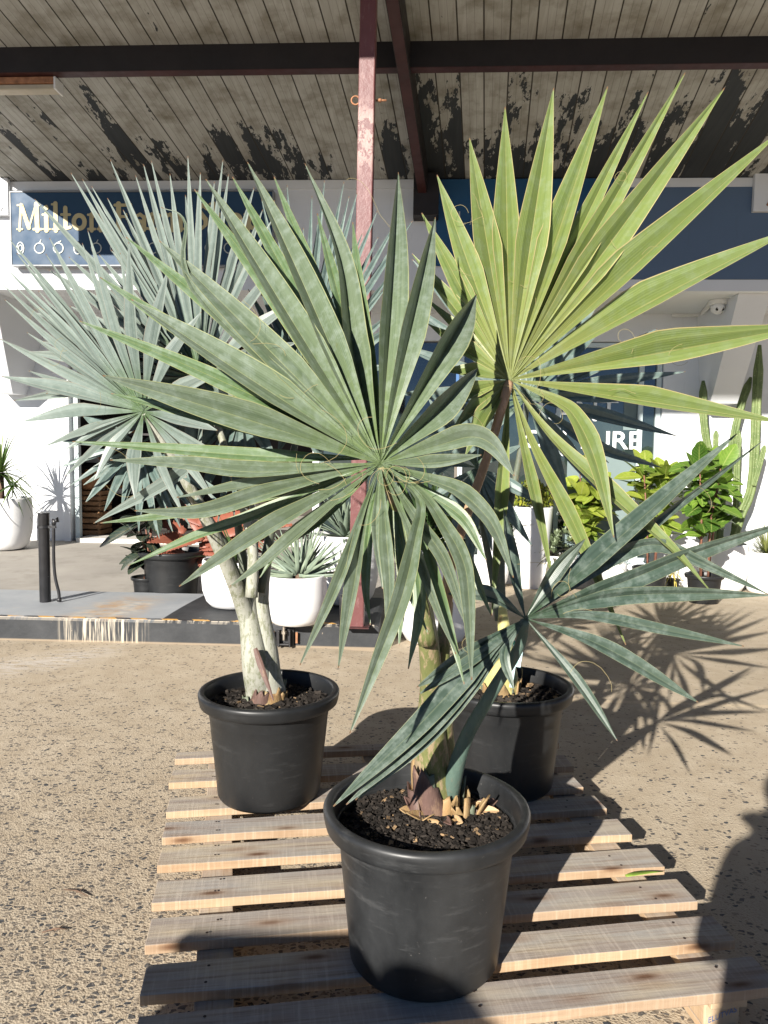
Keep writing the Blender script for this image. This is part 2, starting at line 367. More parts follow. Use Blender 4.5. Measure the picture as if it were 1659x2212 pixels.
# ================================================================ shop building
WO = Vector((0, 8.6, 0)); WX = Vector((math.cos(TH), -math.sin(TH), 0)); WN = Vector((math.sin(TH), math.cos(TH), 0))
def bw(x, d, z): return WO + WX * x + WN * d + Vector((0, 0, z))
def bpl(px, py, d):
    p = onplane(px, py, WO + WN * d, WN) - WO; return p.dot(WX), p.z
BR = Matrix.Rotation(-TH, 3, 'Z')
def wbox(b, x0, x1, d0, d1, z0, z1): b.box(bw((x0 + x1) / 2, (d0 + d1) / 2, (z0 + z1) / 2), (x1 - x0, d1 - d0, z1 - z0), BR)
SHOP = thing('shop_building', WO, 'white painted shopfront with overhanging parapet, open left doorway and glazed right window', 'building', rz=-TH)
ZB0, ZB1, DW = 3.19, 4.36, 1.4
b = MB(); wbox(b, -9, 12, 0, DW + .3, ZB0, ZB1 + .5); b.build('parapet', MW, SHOP)
b = MB(); wbox(b, -9, 12, .0 - .02, .0 - .001, ZB1 - .09, ZB1); b.build('wall_plate', MW, SHOP)
xl = bpl(140, 1100, DW)[0]; xr0 = bpl(690, 1100, DW)[0]; xw0 = bpl(985, 1100, DW)[0]; xw1 = bpl(1428, 950, DW)[0]
MBLU = mat_paint('blue_fascia_colour', (.10, .15, .235), (.07, .09, .12), .3)  # mid blue panel colour at the right of the parapet
b = MB(); wbox(b, bpl(1334, 480, 0)[0], 11.9, -.0215, -.001, bpl(1500, 604, 0)[1], ZB1 - .092); b.build('blue_fascia', MBLU, SHOP)
wallb = MB(); wbox(wallb, -9, xl, DW, DW + .3, -.5, ZB0); wbox(wallb, xw1, 12, DW, DW + .3, -.5, ZB0)
zsill = bpl(1300, 1225, DW)[1]
wbox(wallb, xw0, xw1, DW, DW + .3, -.5, .02); wbox(wallb, xl, xw0, DW, DW + .3, 2.85, ZB0); wbox(wallb, xr0 + .001, xw0, DW, DW + .3, -.5, .32); wbox(wallb, xw0, xw1, DW, DW + .3, 2.85, ZB0)
wallb.build('wall', MW, SHOP)
# splayed brackets under the parapet
def fin(x0, x1, xb0, xb1, zb, d=.75):
    b = MB(); a = [bw(x0, .1, ZB0 - .002), bw(x1, .1, ZB0 - .002), bw(x1, DW - .002, ZB0 - .002), bw(x0, DW - .002, ZB0 - .002), bw(xb0, DW - .35, zb), bw(xb1, DW - .35, zb), bw(xb1, DW - .002, zb), bw(xb0, DW - .002, zb)]
    b.add(a, [(0, 1, 2, 3), (4, 7, 6, 5), (0, 4, 5, 1), (1, 5, 6, 2), (2, 6, 7, 3), (3, 7, 4, 0)]); return b.build('bracket', MW, SHOP)
x0 = bpl(1580, 655, .3)[0]; x1 = bpl(1648, 655, .3)[0]; y0 = bpl(1532, 850, 1.1)[0]; y1 = bpl(1590, 850, 1.1)[0]; fin(x0, x1, y0, y1, bpl(1540, 872, 1.1)[1])
x0 = bpl(-35, 700, .5)[0]; x1 = bpl(28, 700, .5)[0]; y0 = bpl(-10, 860, 1.1)[0]; y1 = bpl(32, 860, 1.1)[0]; fin(x0, x1, y0, y1, bpl(10, 850, 1.1)[1])
# doorway: jambs, threshold, dim room behind
for q_ in ((xl + .002, xl + .09, DW - .03, DW + .32, -.2, 2.848), (xr0 - .09, xr0 - .002, DW - .03, DW + .32, -.2, 2.848)): b = MB(); wbox(b, *q_); b.build('door_jamb', MW, SHOP, bevel=.004)
b = MB(); wbox(b, xl + .13, xl + .19, DW + .02, DW + .1, .15, 2.848); b.build('door_edge', MFRAME, SHOP, bevel=.004)
b = MB(); wbox(b, xl + .2, xr0 - .09, DW - .12, DW + .3, .08, .235); b.build('threshold', simple('worn_white_threshold', (.62, .6, .56), .6, .15, 6, .2, 50, .3, dirt=(.3, .2, .12)), SHOP, bevel=.006)
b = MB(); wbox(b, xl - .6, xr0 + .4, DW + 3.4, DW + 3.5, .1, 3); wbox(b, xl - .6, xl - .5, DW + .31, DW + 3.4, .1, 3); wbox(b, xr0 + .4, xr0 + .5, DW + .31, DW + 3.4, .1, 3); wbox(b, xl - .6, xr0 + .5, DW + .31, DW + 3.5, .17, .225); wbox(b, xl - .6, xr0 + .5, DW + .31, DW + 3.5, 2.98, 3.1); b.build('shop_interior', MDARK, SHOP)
# glazed window on the right
WIN = MB(); fw = .06
for x in (xw0 + .04, xw0 + (xw1 - xw0) * .5, xw1 - .26, xw1 - .04): wbox(WIN, x - fw / 2, x + fw / 2, DW + .03, DW + .13, .022, 2.84)
wbox(WIN, xw0, xw1, DW + .04, DW + .12, .022, .1); wbox(WIN, xw0, xw1, DW + .04, DW + .12, 2.78, 2.84)
WF = WIN.build('shop_window', MFRAME, SHOP, bevel=.004)
def mat_glass():
    k = NT('reflecting_shop_glass'); v = k.mp(); n1 = k.noise(v, 1.2, 4)
    c = k.mix(k.rng(n1, .35, .65), (.012, .02, .02), (.035, .05, .048)); k.b.inputs['Coat Weight'].default_value = .6; k.b.inputs['Coat Roughness'].default_value = .02
    return k.fin(c, .04, .8)
MGL = mat_glass(); b = MB(); wbox(b, xw0 + .02, xw1 - .02, DW + .075, DW + .085, .09, 2.79); b.build('pane', MGL, WF)
b = MB(); wbox(b, xr0 + .03, xw0 - .03, DW + .075, DW + .085, .33, 2.83); b.build('dark_pane', MGL, SHOP)
MPALE = simple('pale_blind', (.16, .21, .21), .7, .06, 3, 0)
zb = bpl(1300, 985, DW)[1]; b = MB(); wbox(b, bpl(1225, 1080, DW)[0], xw1 - .3, DW + .066, DW + .072, .1, zb); b.build('frosted_panel', MPALE, WF)
b = MB(); wbox(b, bpl(1350, 900, DW)[0], xw1 - .3, DW + .066, DW + .072, bpl(1300, 928, DW)[1], bpl(1300, 850, DW)[1]); b.build('frosted_panel', MPALE, WF)
MLET = simple('white_vinyl', (.85, .86, .86), .5, .02, 5, 0)
def lettering(txt, px0, px1, pyt, pyb, d, mat, parent, offset=0.0, name='lettering'):
    me = textmesh(txt, 1, offset); xs = [v.co.x for v in me.vertices]; ys = [v.co.y for v in me.vertices]
    xa, zt = bpl(px0, pyt, d); xc, _ = bpl(px1, pyt, d); _, zb_ = bpl(px0, pyb, d)
    iv = wm(parent).inverted()
    for v in me.vertices:
        X = xa + (v.co.x - min(xs)) / (max(xs) - min(xs)) * (xc - xa); Z = zb_ + (v.co.y - min(ys)) / (max(ys) - min(ys)) * (zt - zb_)
        v.co = iv @ bw(X, d - v.co.z * 1.5 - .004, Z)
    me.materials.append(mat); me.flip_normals()
    o = bpy.data.objects.new(name, me); COL.objects.link(o); o.parent = parent; return o
lettering('PLANT', 1130, 1336, 862, 908, DW + .06, MLET, WF, .004); lettering('CULTURE', 1130, 1386, 929, 968, DW + .06, MLET, WF, .014); lettering('HO', 1197, 1224, 969, 985, DW + .06, MLET, WF, .004)
# ================================================================ awning
DEG = -.167
def rz(d): return ZB1 + .01 - d * .167         # d = distance inside from the wall line (negative towards the street)
AW = thing('awning', bw(0, 0, ZB1), 'sloping awning with a peeling pale board ceiling on dark maroon beams', 'awning', rz=-TH)
b = MB(); X0, X1 = -4.28, 11; q = [bw(X0, -5.6, rz(-5.6)), bw(X1, -5.6, rz(-5.6)), bw(X1, -.002, rz(0)), bw(X0, -.002, rz(0))]; up_ = Vector((0, 0, .16))
b.add(q + [p + up_ for p in q], [(3, 2, 1, 0), (4, 5, 6, 7), (0, 1, 5, 4), (1, 2, 6, 5), (2, 3, 7, 6), (3, 0, 4, 7)]); b.build('ceiling_boards', MBD, AW)
b = MB(); wbox(b, X0 - .03, X1, -5.66, -5.6, rz(-5.6) - .12, rz(-5.6) + .2); b.build('fascia', MMAR, AW)
b = MB(); dB = -2.12; zt = rz(dB); wbox(b, X0, X1, dB, dB + .012, zt - .20, zt); wbox(b, X0, X1, dB + .013, dB + .1, zt - .20, zt - .188); wbox(b, X0, X1, dB + .045, dB + .057, zt - .187, zt - .02)
b.build('cross_beam', MBEAM, AW, bevel=.002)
b = MB(); wbox(b, X0, X1, dB + .002, dB + .098, zt - .204, zt - .201); b.build('beam_lit_underside', MMAR, AW)  # lighter maroon underside: bounce light put into the colour
def obeam(name, pa, pb, wd, dp, mat):
    b = MB(); (xa, da), (xb_, db) = pa, pb; vs = []
    for x, d in (pa, pb):
        for q in (-wd / 2, wd / 2):
            for h in (0, -dp): vs.append(bw(x + q, d, rz(d) - .003 + h))
    b.add(vs, [(0, 2, 3, 1), (4, 5, 7, 6), (0, 4, 6, 2), (1, 3, 7, 5), (0, 1, 5, 4), (2, 6, 7, 3)]); return b.build(name, mat, AW)
xr1 = bpl(916, 420, -.02)[0]; tilt = .078
obeam('rafter', (xr1 - 5.55 * tilt, -5.55), (xr1, -.03), .10, .255, MBEAM); o = obeam('rafter_lit_underside', (xr1 - 5.55 * tilt, -5.55), (xr1, -.03), .086, .262, MMAR)  # lighter maroon strip paints the ground bounce on the rafter underside
b = MB(); xq0 = bpl(893, 420, -.25)[0]; xq1 = bpl(948, 420, -.25)[0]; wbox(b, xq0, xq1, -.25, -.022, bpl(900, 464, -.25)[1], rz(-.03) - .02); b.build('corbel', MBEAM, AW, bevel=.004)
# steel post with eye bolts
pb = onkerb(770, 1352); zb_ = pb.z
ptop = onplane(797, 0, Vector((0, pb.y, 0)), Vector((0, 1, 0))); dirp = (ptop - pb); topz = rz((Vector((0, pb.y, 0)) - WO).dot(WN)) - .03
ptop = pb + dirp * ((topz - pb.z) / dirp.z)
POST = thing('steel_post', pb, 'tall maroon steel awning post with chipped faded paint standing on the kerb end', 'post')
def mat_post():
    k = NT('chipped_maroon_paint'); v = k.mp(); n = k.noise(v, 3, 6, .65); z = k.sep(v)[2]
    c = k.mix(k.rng(n, .3, .7), (.105, .034, .034), (.145, .05, .048)); c = k.mix(k.mth('MULTIPLY', k.rng(k.noise(k.mp(scale=(18, 18, 5)), 1.6, 6, .7), .56, .66), .55), c, (.22, .12, .11))
    pk = k.mth('MULTIPLY', k.rng(k.noise(k.mp(scale=(12, 12, 9)), 1.5, 5, .7), .47, .5), k.mth('MULTIPLY', k.rng(z, 3.1, 3.25), k.rng(z, 3.65, 3.5)))
    c = k.mix(pk, c, (.27, .17, .15)); k.bump(k.noise(v, 30, 6, .7), .35, .006); return k.fin(c, .42, .5)
b = MB(); hw = .055; L = (ptop - pb).length; vs = []
for p in (pb, ptop):
    for a, c in ((-hw, -hw), (hw, -hw), (hw, hw), (-hw, hw)): vs.append(p + WX * a + WN * c)
b.add(vs, [(0, 1, 5, 4), (1, 2, 6, 5), (2, 3, 7, 6), (3, 0, 4, 7), (4, 5, 6, 7)]); b.build('shaft', mat_post(), POST, bevel=.008)
b = MB(); wbox_c = pb + Vector((0, 0, .004)); b.box(wbox_c, (.19, .19, .008), BR); b.build('base_plate', MMAR, POST)
MRUST = simple('rusty_steel', (.30, .14, .07), .7, .35, 20, .3)
ec = onplane(768, 217, Vector((0, pb.y, 0)), Vector((0, 1, 0)))
b = MB(); b.tube([ec + Vector((.028 * math.cos(a), 0, .028 * math.sin(a))) for a in [i * math.pi / 10 for i in range(21)]], .006, 6); b.build('eye_bolt', MRUST, POST, True)
eb = onplane(835, 217, Vector((0, pb.y, 0)), Vector((0, 1, 0))); ea = onplane(812, 217, Vector((0, pb.y, 0)), Vector((0, 1, 0)))
b = MB(); b.tube([ea, eb], .007, 8); b.tube([ea + (eb - ea) * .25, ea + (eb - ea) * .5], .014, 6); b.build('bolt_end', MRUST, POST, True)
# ================================================================ signs
SG = thing('shop_sign', bw(*bpl(300, 490, -.12)[:1], -.06, bpl(300, 490, -.12)[1]), 'navy blue shop sign box with cream serif lettering and a row of fruit outlines', 'sign', rz=-TH)
MNAVY = simple('navy_sign_panel', (.022, .055, .105), .5, .1, 2, 0, spec=.22); MCREAM = simple('cream_sign_letters', (.46, .39, .21), .5, .04, 4, 0); MGOLDL = simple('pale_sign_outline', (.42, .45, .42), .5, .04, 4, 0)
xa, za = bpl(23, 416, -.12); xb, zb2 = bpl(588, 572, -.12)
b = MB(); wbox(b, xa, xb, -.12, -.022, zb2, za); b.build('panel', MNAVY, SG, bevel=.004)
b = MB()
for (a0, a1, c0, c1) in ((xa - .012, xb + .012, za + .001, za + .014), (xa - .012, xb + .012, zb2 - .014, zb2 - .001), (xa - .013, xa - .001, zb2, za), (xb + .001, xb + .013, zb2, za)): wbox(b, a0, a1, -.126, -.023, c0, c1)
b.build('trim', simple('grey_sign_trim', (.2, .21, .22), .4, .1, 4, 0), SG)
GL = {'M': ([('l', .08, 0, .16, 1, .1), ('l', .18, .95, .48, .1, .17), ('l', .48, .1, .78, .95, .08), ('l', .84, 0, .82, 1, .19), ('l', -.02, .05, .2, .05, .075), ('l', .68, .05, 1.0, .05, .1), ('l', .02, .96, .22, .96, .08), ('l', .76, .96, .98, .96, .08)], 1.08),
 'i': ([('l', .15, 0, .15, .62, .18), ('l', 0, .05, .3, .05, .075), ('l', .0, .6, .15, .6, .09), ('l', .15, .86, .155, .87, .2)], .4),
 'l': ([('l', .15, 0, .15, 1.02, .18), ('l', 0, .05, .3, .05, .075), ('l', .0, .99, .15, .99, .09)], .4),
 't': ([('l', .17, .12, .17, .85, .18), ('l', 0, .6, .36, .6, .1), ('l', .2, .08, .36, .12, .13)], .45),
 'o': ([('o', .3, .32, .23, .25, .18)], .68),
 'n': ([('l', .14, 0, .14, .6, .17), ('l', 0, .05, .28, .05, .1), ('l', 0, .59, .14, .59, .09), ('l', .14, .5, .36, .6, .14), ('l', .36, .6, .5, .5, .15), ('l', .52, 0, .52, .5, .17), ('l', .4, .05, .66, .05, .1)], .76),
 'F': ([('l', .17, 0, .17, 1, .2), ('l', 0, .05, .38, .05, .1), ('l', .02, .95, .68, .95, .12), ('l', .68, .76, .7, .98, .08), ('l', .2, .52, .5, .52, .11), ('l', .5, .42, .5, .62, .07)], .78),
 'a': ([('o', .26, .2, .16, .15, .14), ('l', .46, .02, .46, .5, .17), ('l', .1, .52, .3, .6, .12), ('l', .3, .6, .46, .48, .14), ('l', .46, .05, .6, .07, .1)], .66),
 'r': ([('l', .14, 0, .14, .6, .17), ('l', 0, .05, .3, .05, .1), ('l', 0, .59, .14, .59, .09), ('l', .16, .48, .36, .58, .13), ('l', .4, .5, .42, .54, .2)], .56),
 'm': ([('l', .14, 0, .14, .6, .17), ('l', 0, .05, .28, .05, .1), ('l', .14, .5, .34, .6, .14), ('l', .44, 0, .44, .5, .17), ('l', .34, .6, .44, .5, .14), ('l', .46, .5, .64, .6, .14), ('l', .64, .6, .76, .5, .14), ('l', .77, 0, .77, .5, .17), ('l', .66, .05, .9, .05, .1), ('l', .34, .05, .56, .05, .1)], 1.0),
 'S': ([('l', .5, .8, .34, .94, .13), ('l', .34, .94, .16, .78, .16), ('l', .16, .74, .44, .42, .19), ('l', .46, .42, .46, .22, .17), ('l', .46, .2, .28, .06, .13), ('l', .28, .06, .08, .24, .12)], .64),
 'h': ([('l', .14, 0, .14, 1, .17), ('l', 0, .05, .28, .05, .1), ('l', 0, .98, .14, .98, .09), ('l', .14, .5, .36, .6, .14), ('l', .36, .6, .5, .5, .15), ('l', .52, 0, .52, .5, .17), ('l', .4, .05, .66, .05, .1)], .76),
 'p': ([('l', .14, -.3, .14, .6, .17), ('l', 0, -.27, .3, -.27, .1), ('l', 0, .59, .14, .59, .09), ('o', .36, .3, .18, .23, .16)], .7), ' ': ([], .36)}
def stroke(b, pts, wd, dep):
    # ribbon with round ends, extruded a little off the panel: pts are (x, z) on the wall
    n = len(pts); f = []
    for i, (x, z) in enumerate(pts):
        for s_ in range(12):
            a = s_ * math.pi / 6; f.append((x + wd / 2 * math.cos(a), z + wd / 2 * math.sin(a)))
    for i in range(n):
        o_ = dep - .0004 * (len(b.f) % 7); b.add([bw(x, o_, z) for x, z in f[i * 12:(i + 1) * 12]], [tuple(range(12))])
    for (xa_, za_), (xb_, zb_) in zip(pts, pts[1:]):
        dx, dz = xb_ - xa_, zb_ - za_; L_ = math.hypot(dx, dz) or 1; nx, nz_ = -dz / L_ * wd / 2, dx / L_ * wd / 2
        o_ = dep - .0004 * (len(b.f) % 7); b.add([bw(xa_ - nx, o_, za_ - nz_), bw(xb_ - nx, o_, zb_ - nz_), bw(xb_ + nx, o_, zb_ + nz_), bw(xa_ + nx, o_, za_ + nz_)], [(0, 1, 2, 3)])
b = MB(); txt = 'Milton Farm Shop'; tot = sum(GL[c][1] for c in txt); x0, zt2 = bpl(37, 441, -.126); x1, _ = bpl(565, 441, -.126); _, zbm = bpl(37, 498, -.126); H = zt2 - zbm; sx = (x1 - x0) / tot; cx = x0
for c in txt:
    for s_ in GL[c][0]:
        if s_[0] == 'l': stroke(b, [(cx + s_[1] * sx, zbm + s_[2] * H), (cx + s_[3] * sx, zbm + s_[4] * H)], s_[5] * (sx + H) / 2, -.126)
        else: stroke(b, [(cx + (s_[1] + s_[3] * math.cos(a)) * sx, zbm + (s_[2] + s_[4] * math.sin(a)) * H) for a in [i * math.pi / 9 for i in range(19)]], s_[5] * (sx + H) / 2, -.126)
    cx += GL[c][1] * sx
b.build('lettering', MCREAM, SG)
zc = bpl(40, 536, -.126)[1]
for i in range(12):
    b = MB(); xc = bpl(44 + 41 * i, 536, -.126)[0]; r_ = .055; sq = (1, 1) if i % 3 else (.7, 1.15)
    stroke(b, [(xc + r_ * sq[0] * math.cos(a), zc + r_ * sq[1] * math.sin(a)) for a in [j * math.pi / 8 for j in range(17)]], .012, -.126)
    if i % 3 == 1: stroke(b, [(xc, zc + r_), (xc + .02, zc + r_ * 1.6)], .01, -.126)
    elif i % 3 == 2: stroke(b, [(xc - .02, zc + r_), (xc + .03, zc + r_ * 1.4)], .01, -.126)
    else: stroke(b, [(xc + r_ * .4 * math.cos(a), zc + r_ * .6 * math.sin(a)) for a in [j * math.pi / 5 for j in range(11)]], .012, -.126)
    b.build('fruit_outline', MGOLDL, SG)
xa, za = bpl(944, 388, -.03); xb, zb2 = bpl(1330, 575, -.03)
SG2 = thing('shop_sign', bw((xa + xb) / 2, -.03, zb2), 'deep blue flat sign with thin spaced capitals and a small palm emblem', 'sign', rz=-TH)
b = MB(); wbox(b, xa, xb, -.045, -.022, zb2, za); b.build('panel', simple('deep_blue_sign_panel', (.012, .07, .16), .45, .1, 2, 0), SG2, bevel=.003)
MTHIN = simple('pale_grey_sign_letters', (.42, .47, .48), .5, .04, 4, 0)
for ch, x_ in zip('PLANTCULURE', (966, 991, 1015, 1041, 1068, 1120, 1146, 1171, 1221, 1246, 1272)): lettering(ch, x_, x_ + 15, 457, 486, -.05, MTHIN, SG2, -.012)
b = MB(); px_, pz_ = bpl(1203, 486, -.05); stroke(b, [(px_, pz_), (px_ + .01, pz_ + .12)], .012, -.05)
for a in (-10, 25, 60, 120, 155, 190):
    a_ = R(a); stroke(b, [(px_ + .01, pz_ + .125), (px_ + .01 + .05 * math.cos(a_), pz_ + .125 + .045 * math.sin(a_) + .015), (px_ + .01 + .09 * math.cos(a_), pz_ + .125 + .06 * math.sin(a_) - .02)], .012, -.05)
b.build('palm_emblem', MTHIN, SG2)
# steel plates on the parapet at both ends of the frame
for (a, c, d_, e, lab) in ((-30, 18, 382, 464, 'white steel bracket plate beside the navy sign'), (1632, 1680, 362, 456, 'white steel bracket plate on the shaded wall at far right')):
    xa, za = bpl(a, d_, -.08); xb, zb2 = bpl(c, e, -.08)
    o = thing('bracket_plate', bw((xa + xb) / 2, -.04, zb2), lab, 'bracket', 'bracket plates on the parapet', -TH)
    b = MB(); wbox(b, xa, xb, -.08, -.022, zb2, za); b.build('plate', MW, o, bevel=.006)
    b = MB(); xm, zm = bpl((a + c) / 2 + 6, e - 15, -.09)
    b.box(bw(xm, -.086, zm), (.045, .012, .045), BR @ Matrix.Rotation(.6, 3, 'Y')); b.build('bolt', MRUST if a > 0 else MW, o, bevel=.004)
# security camera and conduit under the soffit
cp = bw(bpl(1551, 655, .5)[0], .5, ZB0 - .002)
CAMERA = thing('security_camera', cp, 'white twin-lens dome security camera under the soffit', 'camera')
MWP = simple('white_plastic', (.72, .72, .71), .35, .03, 5, 0)
b = MB(); b.lathe([(.085, -.05), (.1, -.045), (.105, 0)], 28, cp + Vector((0, 0, 0))); b.build('mount', MWP, CAMERA, True)
b = MB(); b.lathe([(.001, -.155), (.03, -.15), (.06, -.13), (.076, -.1), (.078, -.07), (.07, -.051)], 28, cp); hd = b.build('dome', MWP, CAMERA, True)
MLENS = simple('black_lens', (.01, .01, .012), .1, 0, 5, 0)
for q in (-.028, .028):
    b = MB(); b.lathe([(.001, 0), (.02, .004), (.02, .02)], 14); b.build('lens', MLENS, hd, True, loc=Vector((q, -.068, -.108)), rot=(R(-75), 0, 0))
b = MB(); ca = bw(bpl(1452, 680, DW - .05)[0], DW - .05, bpl(1452, 680, DW - .05)[1]); cb = bw(bpl(1515, 680, DW - .05)[0], DW - .05, ca.z); b.tube([ca, cb, cp + Vector((-.06, .06, -.02))], .028, 8); b.build('conduit', MWP, CAMERA, True)
b = MB(); cc = bw(bpl(1549, 680, DW - .03)[0], DW - .03, ZB0 - .2); b.tube([cc + Vector((0, 0, .12)), cc, cc + Vector((-.02, 0, -.3))], .008, 6); b.build('cable', MWP, CAMERA, True)
# strip light under the cross beam
zl = rz(dB) - .205; LT = thing('strip_light', bw(-3.3, dB + .12, zl), 'rusty fluorescent strip light fitting under the beam at upper left', 'light fitting', rz=-TH)
xe = bpl(131, 178, dB + .15)[0]
b = MB(); wbox(b, X0 + .02, xe - .02, dB + .06, dB + .2, zl - .055, zl - .003); b.build('housing', MRUST, LT, bevel=.004)
b = MB(); wbox(b, X0 + .02, xe - .02, dB + .075, dB + .185, zl - .1, zl - .056); b.build('diffuser', simple('yellowed_diffuser', (.42, .37, .28), .5, .15, 6, 0), LT, bevel=.01)
b = MB(); wbox(b, xe - .019, xe, dB + .055, dB + .205, zl - .105, zl - .003); b.build('end_cap', MWP, LT, bevel=.006)
# ================================================================ pallet
PZ = .14
MPEN = simple('blue_pencil', (.1, .16, .3), .6, .05, 5, 0)
pl_left = [(382, 1626), (374, 1663), (367, 1722), (358, 1776), (350, 1828), (340, 1901), (327, 1983), (317, 2081), (300, 2198)]
pl_right = [(1196, 1592), (1218, 1632), (1235, 1674), (1284, 1718), (1334, 1770), (1398, 1833), (1462, 1900), (1536, 1977), (1624, 2062)]
PL = [onz(*p, PZ) for p in pl_left]; PR = [onz(*p, PZ) for p in pl_right]
pc = (PL[4] + PR[4]) / 2; pc.z = 0
PAL = thing('pallet', pc, 'weathered grey timber pallet on the concrete carrying the three potted palms', 'pallet')
for i, (a, c) in enumerate(zip(PL, PR)):
    d = (c - a); L = d.length; d.normalize(); nrm = Vector((d.y, -d.x, 0)); wd = random.uniform(.106, .118) if i else .07
    b = MB(); n = 16; ph = random.uniform(0, 6); vs = []
    for k in range(n + 1):
        t = k / n - .5; wob = .0025 * math.sin(ph + 7 * t) + .0015 * math.sin(3 * ph + 19 * t); bow = .003 * math.sin(ph + 3 * t)
        for (yy, zz) in ((-wd / 2 + wob, 0), (wd / 2 - wob * .5, 0), (wd / 2 - wob * .5, -.027), (-wd / 2 + wob, -.027)): vs.append((t * L, yy, zz + bow))
    fs = [(k * 4 + j, k * 4 + (j + 1) % 4, (k + 1) * 4 + (j + 1) % 4, (k + 1) * 4 + j) for k in range(n) for j in range(4)] + [(3, 2, 1, 0), tuple(n * 4 + j for j in range(4))]
    b.add(vs, fs, None, 0)
    for f0 in (.108, .5, .915):
        for yy in (-wd * .27, wd * .24):
            nx = (f0 - .5) * L + random.uniform(-.02, .02); ny = yy + random.uniform(-.008, .008)
            b.add([(nx + .0042 * math.cos(q * math.pi / 4), ny + .0042 * math.sin(q * math.pi / 4), .0042) for q in range(8)], [tuple(range(8))], None, 1)
    mid = (a + c) / 2 + nrm * (wd / 2); mid.z = PZ
    b.build('slat', MWD, PAL, bevel=.0025, loc=mid - pc, rot=(0, 0, math.atan2(d.y, d.x)))
def alongline(pts, t):   # t from front (0) to back (1)
    return pts[-1].lerp(pts[0], t)
def side(f0): return [PL[i].lerp(PR[i], f0) for i in range(len(PL))]
for f0 in (.108, .5, .915):
    sd = side(f0); a = sd[-1].copy(); c = sd[0].copy(); dv = (c - a).normalized(); a -= dv * .11; c += dv * .0
    L = (c - a).length; mid = (a + c) / 2; rot = math.atan2(dv.y, dv.x)
    for nm, z, th in (('stringer_board', PZ - .0295 - .0105, .021), ('bottom_board', .012, .02)):
        b = MB(); b.box((0, 0, 0), (L, .095, th)); b.build(nm, MWD2, PAL, bevel=.0025, loc=Vector((mid.x, mid.y, z)) - pc, rot=(0, 0, rot))
    for t in (.06, .5, .94):
        p = a.lerp(c, t); b = MB(); b.box((0, 0, 0), (.14, .093, PZ - .045 - .0295)); b.build('block', MWD2, PAL, bevel=.004, loc=Vector((p.x, p.y, .022 + (PZ - .045 - .0295) / 2 + .0005)) - pc, rot=(0, 0, rot))
me = textmesh('ELUTVAS', .034, 0); cxm = max(v.co.x for v in me.vertices) / 2; sd = side(.915); a = sd[-1].copy(); dv = (sd[0] - a).normalized(); a -= dv * .11; L = (sd[0] - a).length; p = a.lerp(sd[0], .06) - dv * .0722; p.z = 0; ex = Vector((dv.y, -dv.x, 0))
for v in me.vertices: v.co = p - pc + ex * ((v.co.x - cxm) * .55) + Vector((0, 0, .046 + v.co.y * .62 + (v.co.x - cxm) * .18)) - dv * v.co.z * .1
me.materials.append(MPEN); o = bpy.data.objects.new('lettering', me); COL.objects.link(o); o.parent = PAL
# ================================================================ pots
def mat_pot(name, scuff=.5, f=1):
    k = NT(name); v = k.mp(); n = k.noise(k.mp(scale=(1, 1, .55)), 6, 6, .65); st = k.noise(k.mp(scale=(5, 5, 26)), 1.6, 5, .7)
    c = k.mix(k.rng(n, .3, .75), (.009, .0095, .0102), (.031 * f, .0325 * f, .034 * f)); c = k.mix(k.mth('MULTIPLY', k.rng(st, .56, .72), scuff), c, (.05, .051, .052))
    c = k.mix(k.mth('MULTIPLY', k.rng(k.noise(v, 55, 5, .7), .66, .74), scuff), c, (.11, .105, .1))
    k.bump(k.noise(v, 18, 4), .06, .004); return k.fin(c, k.rng(n, .25, .75, .34, .52), .45)
MPOT = mat_pot('scuffed_black_plastic', .8); MPOT2 = mat_pot('black_nursery_plastic', .3, .5)
def mat_soil():
    k = NT('bark_potting_mix'); v = k.mp(); n = k.noise(v, 40, 5, .7); t = k.attr()
    c = k.mix(t, (.009, .0075, .0065), (.05, .041, .034)); c = k.mix(k.rng(t, .93, .96), c, (.30, .2, .11)); c = k.mix(k.mth('MULTIPLY', k.rng(n, .4, .7), .6), c, (.012, .01, .009))
    k.bump(n, .5, .004); return k.fin(c, .85, .2)
MSOIL = mat_soil()
POTH = .44
def black_pot(root, c, s=1.0, rim=.25, mat=None, ntilt=0):
    p = [(.168, .004), (.176, 0), (.183, .012), (.190, .10), (.204, .26), (.2135, .380), (.215, .383), (.2405, .3835), (.2435, .386), (.2455, .395), (.2495, .418), (.2500, .428), (.247, .4355), (.241, .439), (.233, .4395), (.228, .437), (.225, .430), (.2195, .40), (.210, .33)]
    b = MB(); b.lathe([(r * s * 1.045, z * s * .91) for r, z in p], 72, c, True, .004); return b.build('pot', mat or MPOT, root, True)
def soil(root, c, r, chips=900, size=.011, red=0, name='soil'):
    b = MB(); b.disc(c, r, 40, .004)
    for i in range(len(b.t)): b.t[i] = .15
    for i in range(chips):
        q = r * math.sqrt(random.random()) * .985; a = random.uniform(0, 6.283); s_ = size * random.uniform(.35, 1.5)
        m3 = Matrix.Rotation(random.uniform(0, 6.28), 3, 'Z') @ Matrix.Rotation(random.uniform(-.6, .6), 3, 'X') @ Matrix.Rotation(random.uniform(-.5, .5), 3, 'Y')
        b.box(Vector(c) + Vector((q * math.cos(a), q * math.sin(a), .004 + random.uniform(0, .006))), (s_ * 1.5, s_, s_ * .45), m3, random.random() ** 1.3)
    return b.build(name, MSOIL, root)
def atp(px, py, z): return at(px, py, z * 1.05)
